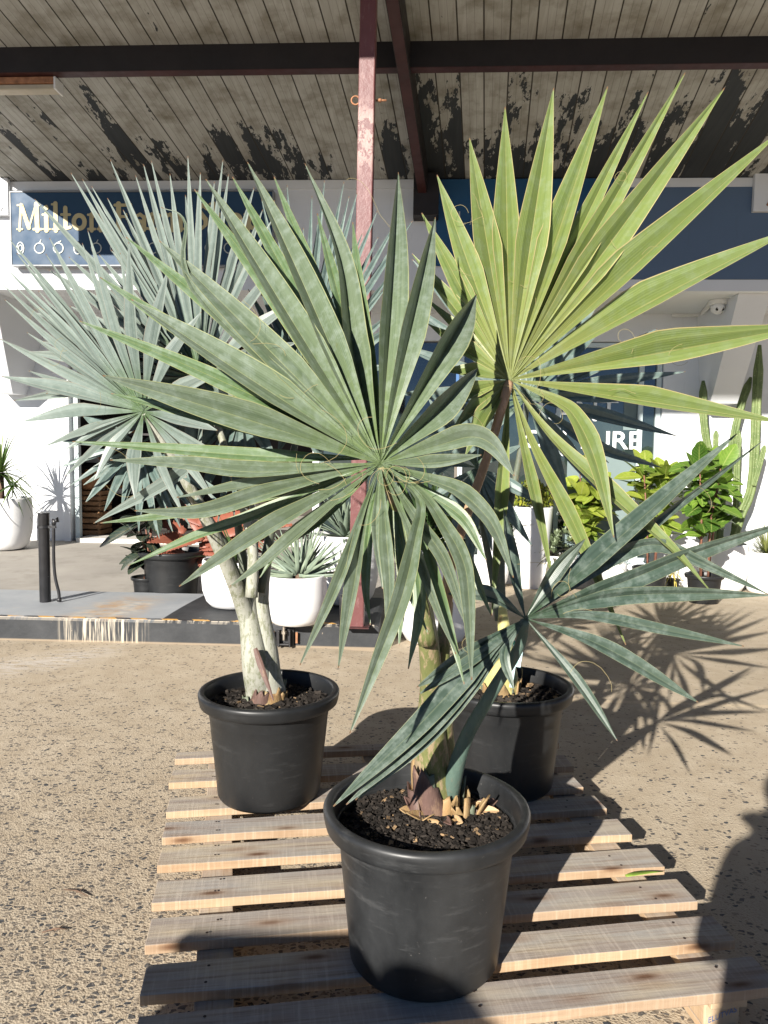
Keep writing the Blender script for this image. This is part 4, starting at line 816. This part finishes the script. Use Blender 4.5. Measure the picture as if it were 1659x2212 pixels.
ML_YUC = leafmat('yucca_green', (.05, .11, .025), (.16, .22, .05)); ML_RUB = leafmat('dark_rubber_leaf', (.022, .035, .026), (.05, .07, .05), (.14, .12, .06), .25, .03)
ML_ALOE = leafmat('red_aloe', (.21, .062, .04), (.27, .09, .055), None, .5, .05); ML_FAN = leafmat('blue_fan_aloe', (.15, .20, .155), (.24, .29, .20), None, .5, .05)
ML_FIG = leafmat('fiddle_leaf_green', (.09, .17, .02), (.36, .42, .06), (.42, .44, .14), .38, .28); ML_FIG2 = leafmat('deep_fiddle_leaf_green', (.05, .12, .018), (.16, .27, .035), (.30, .36, .10), .35, .22)
ML_SHR = leafmat('lime_shrub', (.10, .15, .02), (.40, .40, .05), None, .45, .2); ML_SUC = leafmat('grey_succulent', (.13, .17, .09), (.22, .27, .15), None, .5, .05); ML_DK = leafmat('dark_green_foliage', (.03, .06, .02), (.08, .14, .045), None, .4, .1)
ML_SPK = leafmat('olive_spike', (.12, .15, .04), (.24, .26, .08), None, .5, .1); ML_YEL = leafmat('yellow_strap', (.45, .36, .05), (.6, .5, .12), None, .5, .15); ML_PUR = leafmat('dusky_purple_leaf', (.07, .065, .05), (.16, .15, .11), None, .45, .05)
MTRK = simple('fibrous_brown_trunk', (.12, .075, .05), .8, .4, 20, .5, 60); MCANE = simple('red_brown_cane', (.19, .085, .055), .65, .3, 14, .3)
def white_pot(root, c, r, h, kind='egg', mat=None, name='pot'):
    pf = {'egg': [(.50, 0), (.72, .035), (.86, .14), (.97, .36), (1, .6), (.985, .85), (.965, .97), (.95, 1), (.90, .995), (.885, .95), (.90, .84)],
          'tall': [(.70, 0), (.74, .01), (.80, .2), (.88, .5), (.95, .8), (1, .985), (.985, 1), (.93, .998), (.915, .96), (.9, .85)],
          'cyl': [(.80, 0), (.90, .02), (.95, .1), (.985, .5), (1, .97), (.985, 1), (.93, .998), (.915, .96), (.9, .85)]}[kind]
    b = MB(); b.lathe([(p * r, z * h) for p, z in pf], 56, c); o = b.build(name, mat or MPWH, root, True)
    b = MB(); b.disc(Vector(c) + Vector((0, 0, h * .9)), r * .905, 24, .006); b.build('soil', MSOIL, root); return o
def small_black(root, c, s): black_pot(root, c, s, mat=MPOT2); b = MB(); b.disc(Vector(c) + Vector((0, 0, .35 * s)), .212 * s, 24, .006); b.build('soil', MSOIL, root)
def msize(px, p): return px * (p - CP).dot(fwd) / F0
rs = random.Random(11)
def dirv(az, el): return Vector((math.cos(az) * math.cos(el), math.sin(az) * math.cos(el), math.sin(el)))
def rosette(b, c, n, L, W, e0, e1, droop, prof='taper', fold=.3, jit=.15, curl=0, seg=7):
    for i in range(n):
        az = i * 2.39996 + rs.uniform(-jit, jit); el = e0 + (e1 - e0) * (i / n) + rs.uniform(-jit, jit) * .5
        d = dirv(az, el); l = L * rs.uniform(.8, 1.12); b.blade(Vector(c) + d * .01, d, (0, 0, 1), l, W * rs.uniform(.85, 1.1), seg, droop * rs.uniform(.6, 1.3), fold, prof, rs.random(), curl)
GP = 'white pots standing outside the shop'
# yucca in a white pot by the left pier
c = onpave(36, 1189); r = msize(66, c) * .5 * 1.25; h = msize(112, c)
c = onpave(12, 1186); r = msize(56, c); YU = thing('potted_yucca', c, 'spiky yucca with a thin brown trunk in a white pot by the left pier', 'potted plant', 'potted plants outside the shop')
white_pot(YU, c, r, msize(112, c), 'egg')
tt = c + Vector((-.03, 0, msize(165, c))); b = MB(); b.tube([c + Vector((-.03, 0, msize(100, c))), tt], [.035, .03], 10); b.build('trunk', MTRK, YU, True)
b = MB(); rosette(b, tt, 62, .72, .035, R(-45), R(85), .9, 'taper', .3, .3); b.build('leaves', ML_YUC, YU, True)
b = MB(); rosette(b, tt + Vector((.2, -.1, -.15)), 18, .5, .035, R(-35), R(60), .9, 'taper', .3, .3); b.build('side_shoot_leaves', ML_YUC, YU, True)
# black standpipe at the kerb
c = onkerb(98, 1300); hh = msize(193, c); BO = thing('standpipe', c, 'chipped black bollard pipe with a thin tap pipe strapped to its side on the kerb', 'standpipe')
b = MB(); rr = msize(11.5, c); b.lathe([(rr, 0), (rr, hh - .01), (rr + .003, hh - .008), (rr + .003, hh), (.001, hh)], 24, c); b.build('pipe', MBLACK, BO, True, .002)
q = lambda px, py: onplane(px, py, Vector((0, c.y - .01, 0)), Vector((0, 1, 0)))
b = MB(); b.tube(catmull([q(128, 1298), q(127, 1280), q(119, 1245), q(116, 1200), q(116, 1140), q(117, 1125)], 24), .013, 8); b.tube([q(128, 1299), q(128, 1292)], .019, 8); b.tube([q(116, 1134), q(117, 1122), q(122, 1120), q(123, 1128)], .018, 8); b.build('tap_pipe', MBLACK, BO, True)
b = MB(); zz = q(100, 1138).z - c.z; b.lathe([(rr + .001, zz - .012), (rr + .008, zz - .01), (rr + .008, zz + .01), (rr + .001, zz + .012)], 24, c, False); b.box(q(113, 1138) + Vector((0, -.004, 0)), (.06, .02, .02)); b.build('strap', MBLACK, BO)
# rubber plant and red aloe in black nursery pots behind the kerb
c = onpave(318, 1296); s = msize(68, c) / .5; RB = thing('potted_rubber_plant', c, 'rubber plant with dark glossy oval leaves in a slim black pot behind the kerb', 'potted plant', 'potted plants outside the shop'); small_black(RB, c, s * .95)
b = MB(); top = c + Vector((-.02, 0, .36 * s)); stems = []
for i in range(4):
    e = top + Vector((rs.uniform(-.16, .12), rs.uniform(-.1, .1), rs.uniform(.35, .6))); b.tube([top + Vector((rs.uniform(-.04, .04), 0, -.05)), top.lerp(e, .5) + Vector((.03, 0, 0)), e], [.011, .009, .006], 7); stems.append((top, e))
b.build('stems', MCANE, RB, True); b = MB()
for i, (a, e) in enumerate(stems):
    for j in range(8):
        p = a.lerp(e, .15 + .85 * j / 7); az = j * 2.4 + i; d = dirv(az, R(rs.uniform(-25, 50))); b.blade(p, d, (0, 0, 1), rs.uniform(.2, .3), .12, 8, .5, .22, 'oval', rs.random())
for (px, py, tx, ty) in ((300, 1130, 213, 1178), (330, 1190, 256, 1215), (320, 1150, 330, 1105)):
    p = onplane(px, py, c, Vector((0, 1, 0))); t_ = onplane(tx, ty, c - Vector((0, .06, 0)), Vector((0, 1, 0))); b.blade(p, t_ - p, (0, -.5, 1), (t_ - p).length, .15, 9, .1, .2, 'oval', .3)
b.build('leaves', ML_RUB, RB, True)
c = onpave(372, 1294); s = msize(134, c) / .5; AL = thing('potted_aloe', c, 'red brown aloe with long toothed leaves in a wide black pot behind the kerb', 'potted plant', 'potted plants outside the shop'); small_black(AL, c, s)
top = c + Vector((0, 0, .345 * s)); b = MB(); b.tube([top, top + Vector((.0, 0, .12)), top + Vector((.02, 0, .24))], [.05, .04, .035], 12); b.build('trunk', MTRK, AL, True); b = MB(); ap = top + Vector((.01, 0, .2))
def alob(px0, py0, px1, py1, wp, dy=0, seg=10):
    p = onplane(px0, py0, c, Vector((0, 1, 0))); t_ = onplane(px1, py1, c + Vector((0, dy, 0)), Vector((0, 1, 0))); L = (t_ - p).length; side0 = len(b.v)
    b.blade(p, t_ - p + Vector((0, 0, .08)), (0, -.75, .6), L, msize(wp, c), 14, .22, .45, 'lance', rs.random())
    d = (t_ - p).normalized()
for v_ in ((400, 1168, 318, 1180, 34, -.3), (440, 1160, 330, 1208, 26, -.25), (400, 1150, 300, 1122, 24, .1), (440, 1135, 345, 1100, 22, .15), (400, 1195, 332, 1205, 16, -.35), (430, 1200, 475, 1290, 26, -.2), (430, 1150, 560, 1100, 30, .05), (430, 1165, 640, 1128, 34, -.1), (440, 1185, 600, 1180, 30, -.25), (430, 1190, 530, 1225, 22, -.2), (430, 1160, 590, 1200, 26, .1), (430, 1140, 480, 1080, 26, .1), (430, 1150, 400, 1090, 24, .15), (430, 1180, 640, 1160, 24, .15)): alob(*v_)
for k_ in range(len(b.v) // 45):
    for i in range(1, 14):
        for q_ in (0, 2):
            if i % 1 == 0:
                e = b.v[k_ * 45 + i * 3 + q_]; m_ = b.v[k_ * 45 + i * 3 + 1]; f_ = b.v[k_ * 45 + i * 3 + 3 + q_] if i < 14 else e; o_ = (e - m_).normalized() * .012
                if k_ < 14: b.add([e, e.lerp(f_, .45), e.lerp(f_, .3) + o_], [(0, 1, 2)], None, .9)
b.build('leaves', ML_ALOE, AL, True, 0, .006)
# white pots on the kerb
def clampd(c, px, py):
    if (c - WO).dot(WN) > DW - .33 and px > 900:
        p = onplane(px, py, WO + WN * (DW - .33), WN); c = Vector((p.x, p.y, g(p.x, p.y)))
    return c
def wp(px0, px1, py0, py1, name, label, kind='egg', fn=onkerb, cat='potted plant', fac=1.0):
    mx = (px0 + px1) / 2; c = clampd(fn(mx, py1 - .06 * (px1 - px0)), mx, py1); r = msize(px1 - px0, c) / 2 * fac
    h = onplane(mx, py0 + .02 * (px1 - px0), c, Vector((0, 1, 0))).z - c.z
    o = thing(name, c, label, cat, 'potted plants outside the shop'); white_pot(o, c, r, h, kind); return o, c, r, h
o, c, r, h = wp(437, 580, 1204, 1318, 'white_planter', 'rounded white pot on the kerb between the red aloe pot and the left palm trunk'); b = MB(); rosette(b, c + Vector((0, 0, h * .95)), 22, .4, .03, R(10), R(80), .5, 'taper', .35); b.build('leaves', ML_DK, o, True)
o, c, r, h = wp(571, 706, 1237, 1355, 'potted_fan_aloe', 'blue green fan aloe of strap leaves in a rounded white pot on the kerb edge'); b = MB(); tp = c + Vector((.03, 0, h * .97))
for i in range(64):
    a = R(-8 + 196 * (i / 63)); dd = Vector((math.cos(a), rs.uniform(-.45, .45), max(-.05, math.sin(a)) * .9 + .05)); b.blade(tp + dd * .03 + Vector((rs.uniform(-.05, .05), rs.uniform(-.05, .05), 0)), dd, (0, -1, .2), rs.uniform(.26, .40), .019, 7, -.12, .25, 'strap', rs.random())
b.build('leaves', ML_FAN, o, True, 0, .004); b = MB(); b.tube([tp - Vector((0, 0, .08)), tp + Vector((0, 0, .05))], [.04, .03], 10); b.build('trunk', MTRK, o, True)
o, c, r, h = wp(672, 818, 1150, 1322, 'potted_agave', 'large white bowl planter with grey green agave leaves behind the steel post', fn=lambda a, b_: onkerb(a, b_ - 12)); b = MB(); rosette(b, c + Vector((0, 0, h * .93)), 40, .42, .055, R(5), R(80), .3, 'lance', .35); b.build('leaves', ML_FAN, o, True, 0, .004)
o, c, r, h = wp(852, 1022, 1176, 1396, 'white_planter', 'big white egg-shaped planter on the ground beyond the front palm stem', fn=rayground); b = MB()
for i in range(420):
    a = rs.uniform(0, 6.28); q_ = r * math.sqrt(rs.random()) * 1.05; p = c + Vector((q_ * math.cos(a), q_ * math.sin(a), h * .95 + rs.uniform(0, .42) * (1 - q_ / r * .5))); b.blade(p, dirv(rs.uniform(0, 6.28), R(rs.uniform(-40, 60))), (0, 0, 1), rs.uniform(.05, .1), .04, 4, .3, .2, 'oval', rs.random())
b.build('leaves', ML_DK, o, True)
b = MB(); rosette(b, c + Vector((-.05, .1, h * .95)), 30, .75, .06, R(30), R(85), .4, 'lance', .3); b.build('strap_leaves', ML_DK, o, True)
# short black pipe stub and bolted bracket on the kerb face
c = onkerb(742, 1352); BP = thing('pipe_stub', c, 'short thick black pipe stub beside the base of the steel post', 'pipe'); b = MB(); b.lathe([(.03, 0), (.032, .15), (.032, .2), (.026, .222), (.001, .226)], 20, c); b.build('pipe', MBLACK, BP, True); b = MB(); b.lathe([(.045, 0), (.045, .012), (.03, .014)], 20, c); b.build('flange', MBLACK, BP)
c0 = onplane(616, 1398, k0 - kin * .02, kin); c0.z = g(c0.x, c0.y) + .002; BK = thing('bolt_bracket', c0, 'small black bracket with a steel bolt fixed to the kerb face', 'bracket', rz=kang)
KR = Matrix.Rotation(kang, 3, 'Z'); b = MB(); b.box(c0 + Vector((0, .008, .07)), (.13, .012, .13), KR); b.box(c0 + KR @ Vector((-.04, -.02, .07)), (.01, .05, .12), KR); b.box(c0 + KR @ Vector((.04, -.02, .07)), (.01, .05, .12), KR); b.box(c0 + KR @ Vector((0, -.02, .03)), (.068, .05, .01), KR); b.build('bracket', MBLACK, BK, bevel=.002)
MSTL = simple('worn_steel', (.45, .40, .33), .4, .2, 20, .1, metal=.8); b = MB(); b.tube([c0 + KR @ Vector((-.005, -.025, .06)), c0 + KR @ Vector((-.005, -.025, .235))], .010, 12); b.tube([c0 + KR @ Vector((-.005, -.025, .105)), c0 + KR @ Vector((-.005, -.025, .125))], .02, 6); b.build('bolt', MSTL, BK, False)
b = MB(); b.box(c0 + KR @ Vector((-.085, -.008, .075)), (.016, .012, .09), KR); b.box(c0 + KR @ Vector((.085, -.008, .075)), (.016, .012, .08), KR); b.build('rusty_lug', MRUST, BK, bevel=.002)
for tx, ty, a_, L_, lb in ((165, 1928, -.35, .10, 'dry dark twig on the rough concrete left of the pallet'), (118, 2010, .3, .07, 'short broken twig lying nearest the left frame edge')):
    c = onz(tx, ty, .006); b = MB(); d_ = Vector((math.cos(a_), math.sin(a_), 0)); b.tube([c - d_ * L_ / 2, c + Vector((0, .004, .004)), c + d_ * L_ / 2 + Vector((0, -.006, .002))], [.002, .003, .0015], 6); b.tube([c, c + Vector((.02, .02, .006))], [.002, .001], 5); tag(b.build('twig', MTRK, None, True), lb, 'twig', 'twigs on the concrete')
# right hand side
o, c, r, h = wp(1103, 1190, 1092, 1244, 'potted_shrub', 'lime green clipped shrub in a tall tapered white planter before the window', 'tall', rayground); b = MB()
for i in range(900):
    d = dirv(rs.uniform(0, 6.28), R(rs.uniform(-25, 90))); p = c + Vector((0, 0, h + .03)) + Vector((d.x * r * 1.0, d.y * r * 1.0, max(-.05, d.z) * r * 1.15)) * rs.uniform(.55, 1.05); b.blade(p, dirv(rs.uniform(0, 6.28), R(rs.uniform(-20, 80))), (0, 0, 1), rs.uniform(.04, .065), .03, 3, .2, .2, 'oval', rs.random())
b.build('foliage', ML_SHR, o, True)
o, c, r, h = wp(1166, 1246, 1196, 1254, 'potted_succulent', 'grey green and dusky succulents spilling from a low white bowl beside the tall planter', 'egg', rayground); b = MB()
for i in range(26):
    p = c + Vector((rs.uniform(-r, r), rs.uniform(-r, r), h + rs.uniform(0, .28))); rosette(b, p, 12, .09, .04, R(0), R(80), .1, 'oval', .3, seg=4)
b.build('rosettes', ML_SUC, o, True)
b = MB(); rosette(b, c + Vector((-.1, -.1, h)), 34, .34, .045, R(-40), R(50), 1.1, 'lance', .3); b.build('trailing_leaves', ML_PUR, o, True)
def fig(px0, px1, pyb, pyrim, ytop, label, mat, n, spread, white=False, nst=4):
    mx = (px0 + px1) / 2; c = clampd(rayground(mx, pyb - .08 * (px1 - px0)), mx, pyb); s = msize(px1 - px0, c) / .5; F = thing('potted_fig', c, label, 'potted plant', 'potted plants outside the shop')
    small_black(F, c, s); top = c + Vector((0, 0, .345 * s)); H = msize(pyrim - ytop, c); b = MB(); st = []
    for i in range(nst):
        a = 6.28 * i / nst + .5; e = top + Vector((math.cos(a) * spread * .55, math.sin(a) * spread * .45, H * rs.uniform(.8, 1.0))); m_ = top.lerp(e, .5) + Vector((rs.uniform(-.03, .03), 0, 0)); b0 = top + Vector((math.cos(a) * .05, math.sin(a) * .05, -.03)); b.tube([b0, m_, e], [.013, .011, .007], 7); st.append((b0, m_, e))
    b.build('canes', MCANE, F, True); b = MB()
    for i in range(n):
        b0, m_, e = rs.choice(st); t = rs.uniform(.28, 1) ** .8; p = (b0.lerp(m_, t * 2) if t < .5 else m_.lerp(e, t * 2 - 1)); az = rs.uniform(0, 6.28); el = R(rs.uniform(-35, 65)); L = rs.uniform(.19, .32)
        d = dirv(az, el); b.blade(p + d * .03, d, (rs.uniform(-.4, .4), rs.uniform(-.7, .2), 1), L, L * .62, 8, .5 * rs.uniform(-.2, 1), .2, 'oval' if i % 3 else 'fiddle', rs.random(), .012)
    b.build('leaves', mat, F, True); return F
fig(1366, 1441, 1290, 1216, 975, 'fiddle leaf fig with pale lime leaves in a black pot left of the cactus', ML_FIG, 130, .3)
fig(1480, 1558, 1308, 1240, 980, 'deep green fiddle leaf fig in a black pot nearest the cactus', ML_FIG2, 130, .28)
fig(1225, 1300, 1262, 1205, 1000, 'fiddle leaf fig with a few browned leaves beside the succulent bowl', ML_FIG, 130, .28)
o, c, r, h = wp(1300, 1352, 1215, 1262, 'potted_grass', 'fine grey grass in a small white pot between the two lime figs', 'egg', rayground); b = MB(); rosette(b, c + Vector((0, 0, h * .9)), 160, .32, .008, R(10), R(85), .9, 'taper', .2, .6, seg=5); b.build('leaves', ML_SUC, o, True)
c = clampd(rayground(1453, 1258), 1453, 1258); o = thing('potted_strap_plant', c, 'small plant with drooping yellow straps at the foot of the white wall', 'potted plant', 'potted plants outside the shop'); small_black(o, c, .35); b = MB(); rosette(b, c + Vector((0, 0, .2)), 40, .26, .012, R(-20), R(70), 1.6, 'strap', .2, .4, seg=6); b.build('leaves', ML_YEL, o, True)
# cactus
o, c, r, h = wp(1528, 1610, 1172, 1276, 'potted_cactus', 'tall branching columnar cactus in a white pot against the white wall', 'egg', rayground); cy = c.y
def cpath(pts): return [onplane(px, py, Vector((0, cy + dy, 0)), Vector((0, 1, 0))) for px, py, dy in pts]
def ribbed(b, pts, rad, ribs=6):
    pp = catmull(pts, 26); n = ribs * 4; base = len(b.v); b.tube(pp, rad, n, True)
    for i in range(27):
        f = min(1, .35 + (26 - i) * .35) if i > 22 else 1
        for j in range(n):
            v_ = b.v[base + i * n + j]; b.v[base + i * n + j] = pp[i] + (v_ - pp[i]) * f * (1 + .26 * math.cos(2 * math.pi * j / 4)) * (1 + .04 * math.sin(i * 1.7))
def mat_cact():
    k = NT('cactus_green'); v = k.mp(); n = k.noise(v, 8, 5); c_ = k.mix(k.rng(n, .3, .7), (.10, .145, .05), (.17, .215, .085)); w_ = k.vor(v, 38); c_ = k.mix(k.mth('MULTIPLY', k.rng(w_, .22, .1), .7), c_, (.50, .48, .30)); return k.fin(c_, .55, .3)
MCAC = mat_cact()
for nm, pts, rd in (('stem', [(1578, 1190, 0), (1598, 1120, 0), (1622, 1060, 0), (1630, 980, 0), (1634, 880, 0), (1641, 745, 0)], 11), ('arm', [(1536, 1180, 0), (1548, 1060, 0), (1528, 960, 0), (1520, 900, 0), (1519, 822, 0)], 9), ('arm', [(1552, 1190, .1), (1562, 1060, .1), (1582, 960, .1), (1600, 880, .1), (1622, 815, .1)], 9), ('arm', [(1585, 1180, .05), (1590, 1100, .05), (1592, 1010, .05), (1596, 930, .05)], 8), ('arm', [(1628, 1050, -.05), (1640, 1010, -.05), (1652, 962, -.05)], 6), ('arm', [(1540, 1030, -.05), (1545, 980, -.05), (1547, 930, -.05)], 6)):
    b = MB(); ribbed(b, cpath(pts), msize(rd * .78, c)); b.build(nm, MCAC, o, True)
o, c, r, h = wp(1612, 1690, 1190, 1283, 'potted_spike_plant', 'olive needle-leaved spiky plant in a white pot at the right edge', 'cyl', rayground); b = MB(); rosette(b, c + Vector((0, 0, h * .97)), 190, .42, .012, R(-10), R(80), .25, 'taper', .2, .5, seg=4); b.build('leaves', ML_SPK, o, True)
o, c, r, h = wp(1030, 1100, 1150, 1262, 'white_planter', 'dusky white planter with dark leaves half hidden behind the palm stalks', 'egg', rayground); b = MB(); rosette(b, c + Vector((0, 0, h * .95)), 60, .6, .05, R(0), R(85), .6, 'lance', .3); b.build('leaves', ML_DK, o, True)
# inside the doorway: crates, basket, bread shelf
MCR = simple('brown_crate_wood', (.24, .13, .06), .75, .3, 9, .3); MWK = simple('wicker', (.26, .12, .05), .7, .4, 30, .5, 50); MBRD = simple('orange_goods', (.42, .18, .05), .6, .5, 9, .2)
def crate(c, L, D, H, label):
    o = thing('wooden_crate', c, label, 'crate', 'crates inside the doorway', -TH); b = MB()
    for i in range(4):
        z = H * (i + .5) / 4
        for sy in (-1, 1): b.box(Vector(c) + BR @ Vector((0, sy * D / 2, z)), (L, .014, H / 4 * .72), BR)
        for sx in (-1, 1): b.box(Vector(c) + BR @ Vector((sx * L / 2, 0, z)), (.014, D - .016, H / 4 * .72), BR)
    b.build('slats', MCR, o); b = MB()
    for sx in (-1, 1):
        for sy in (-1, 1): b.box(Vector(c) + BR @ Vector((sx * (L / 2 - .025), sy * (D / 2 - .022), H / 2)), (.03, .03, H), BR)
    b.box(Vector(c) + BR @ Vector((0, 0, .012)), (L - .03, D - .03, .012), BR); b.build('corner_posts', MCR, o)
dd = 1.9; x_, z_ = bpl(196, 1158, dd); c1 = bw(x_, dd, .226); H1 = msize(40, c1); crate(c1, msize(68, c1), .4, H1 * 1.25, 'slatted wooden crate on the doorway floor, lower of two'); c2 = bw(x_ + .02, dd + .05, .226 + H1 * 1.27); crate(c2, msize(58, c1), .36, H1 * 1.1, 'slatted wooden crate stacked on another under the basket')
c3 = c2 + Vector((-.02, 0, H1 * 1.12)); BS = thing('wicker_basket', c3, 'brown wicker basket of orange goods on top of the crates in the doorway', 'basket'); b = MB(); b.lathe([(.16, 0), (.19, .05), (.22, .12), (.235, .17), (.24, .19), (.225, .19), (.21, .15)], 32, c3); b.build('basket', MWK, BS, True)
b = MB(); b.tube([c3 + Vector((.23 * math.cos(a), 0, .18 + .3 * math.sin(a))) for a in [i * math.pi / 14 for i in range(15)]], .012, 6); b.build('handle', MWK, BS, True)
b = MB()
for i in range(16): a = rs.uniform(0, 6.28); q_ = rs.uniform(0, .15); cc = c3 + Vector((q_ * math.cos(a), q_ * math.sin(a), .17 + rs.uniform(0, .09))); b.lathe([(.001, -.045), (.035, -.03), (.05, 0), (.035, .03), (.001, .045)], 10, cc, False)
b.build('goods', MBRD, BS, True)
sh = bw(x_ + .35, 2.6, .23); SHF = thing('display_shelf', sh, 'dark display shelf with pale trays of goods inside the doorway', 'shelf', rz=-TH); b = MB()
for z in (.02, .5, .95, 1.4): b.box(sh + Vector((0, 0, z)), (1.5, .4, .03), BR)
for s_ in (-.74, .74): b.box(sh + BR @ Vector((s_, 0, .72)), (.03, .4, 1.4), BR)
b.build('frame', MBEAM, SHF); MTRY = simple('pale_tray', (.5, .47, .42), .6, .1, 6, 0)
for z in (.52, .97):
    for i in range(4): b = MB(); b.box(sh + BR @ Vector((-.54 + .36 * i, -.02, z + .05)), (.3, .3, .08), BR); b.build('tray', MTRY, SHF, bevel=.006)
b = MB()
for i in range(46): cc = sh + BR @ Vector((rs.uniform(-.65, .65), rs.uniform(-.12, .1), rs.choice((.62, 1.08, 1.45)))); b.lathe([(.001, -.04), (.04, -.025), (.055, 0), (.04, .03), (.001, .04)], 8, cc, False)
b.build('goods', MBRD, SHF, True)
# ================================================================ photographer behind the camera; second figure, hat and tray added for their shadow
MSHIRT = simple('dark_cotton', (.06, .07, .09), .8, .2, 8, .2); MSKIN = simple('skin', (.45, .28, .2), .5, .08, 8, .05); MHAIR = simple('dark_hair', (.03, .02, .015), .6, .3, 30, .3); MPANTS = simple('blue_denim', (.05, .07, .12), .8, .2, 12, .2)
def person(loc, H, arms, label, rz=0, hat=False):
    P = thing('person', loc, label, 'person', rz=rz); k = H / 1.75; V = {}; E = []
    def ad(n, p, r, par=None):
        V[n] = (Vector(p) * k, r * k); 
        if par: E.append((par, n))
    ad('pelvis', (0, 0, .95), .15); ad('waist', (0, 0, 1.08), .16, 'pelvis'); ad('chest', (0, .0, 1.28), .175, 'waist'); ad('neck0', (0, -.01, 1.43), .085, 'chest'); ad('neck', (0, 0, 1.5), .055, 'neck0'); ad('jaw', (0, .02, 1.57), .075, 'neck'); ad('head', (0, .015, 1.65), .092, 'jaw'); ad('crown', (0, 0, 1.70), .06, 'head')
    for s, sg in (('l', -1), ('r', 1)):
        sh_, el, wr = arms[s]; ad('sh' + s, (sg * .17, 0, 1.41), .07, 'neck0'); ad('el' + s, el, .045, 'sh' + s); ad('wr' + s, wr, .03, 'el' + s); pal = Vector(wr) + (Vector(wr) - Vector(el)).normalized() * .07; ad('pa' + s, pal, .034, 'wr' + s)
        dd_ = (Vector(wr) - Vector(el)).normalized()
        for f_ in range(4): ad('f%d%s' % (f_, s), pal + dd_ * .07 + Vector((sg * (f_ - 1.5) * .018, 0, .005 * f_)), .009, 'pa' + s)
        ad('th' + s, pal + Vector((-sg * .05, .02, .03)), .011, 'wr' + s)
        ad('hip' + s, (sg * .10, 0, .88), .095, 'pelvis'); ad('kn' + s, (sg * .11, .02, .50), .062, 'hip' + s); ad('an' + s, (sg * .12, -.01, .09), .042, 'kn' + s); ad('toe' + s, (sg * .13, .16, .035), .035, 'an' + s)
    nm = list(V); me = bpy.data.meshes.new('body'); me.from_pydata([tuple(V[n][0]) for n in nm], [(nm.index(a), nm.index(c_)) for a, c_ in E], []); o = bpy.data.objects.new('body', me); COL.objects.link(o); o.parent = P
    sk_ = o.modifiers.new('skin', 'SKIN'); o.modifiers.new('sub', 'SUBSURF').render_levels = 2
    for i, n in enumerate(nm): me.skin_vertices[0].data[i].radius = (V[n][1], V[n][1]); 
    me.skin_vertices[0].data[0].use_root = True; me.materials.append(MSHIRT)
    b = MB(); b.lathe([(.001 + .1 * math.cos(a), .102 * math.sin(a)) for a in [R(-30 + 12 * i) for i in range(11)]], 20, P.location + Vector((0, -.005, 1.66 * k)), False); b.build('hair', MHAIR, P, True)
    if hat: b = MB(); b.lathe([(.001, .1), (.07, .095), (.095, .07), (.105, .01), (.2, -.005), (.205, -.012), (.1, .0)], 28, P.location + Vector((0, 0, 1.66 * k)), False); b.build('shadow_hat', MHAIR, P, True)  # wide brim added to flatten the top of the cast shadow
    return P
person((-.10, -.36, 0), 1.77, {'l': (0, (-.19, .06, 1.16), (-.035, .17, 1.36)), 'r': (0, (.22, .06, 1.16), (.035, .17, 1.36))}, 'standing photographer in dark clothes with both hands raised, shadow at the right edge')
person((-1.56, -1.47, 0), 1.70, {'l': (0, (-.36, .0, 1.2), (-.2, .2, 1.26)), 'r': (0, (.3, .05, 1.15), (.1, .25, 1.24))}, 'unseen figure holding a tray, added to cast the shadow on the front pot', 0, True)  # guessed figure standing in for an unknown shadow caster
tcn = Vector((-1.74, -1.14, 1.27)); TRY = thing('shadow_tray', tcn, 'unseen dark tray shape added to cast shadow on the front slats', 'tray'); b = MB()  # tray shape added only to widen that cast shadow
b.box(tcn + Vector((0, 0, .01)), (.56, .42, .02))
for sx in (-1, 1): b.box(tcn + Vector((sx * .272, 0, .13)), (.016, .42, .22))
for sy in (-1, 1): b.box(tcn + Vector((0, sy * .202, .13)), (.528, .016, .22))
b.build('shell', MPOT2, TRY)
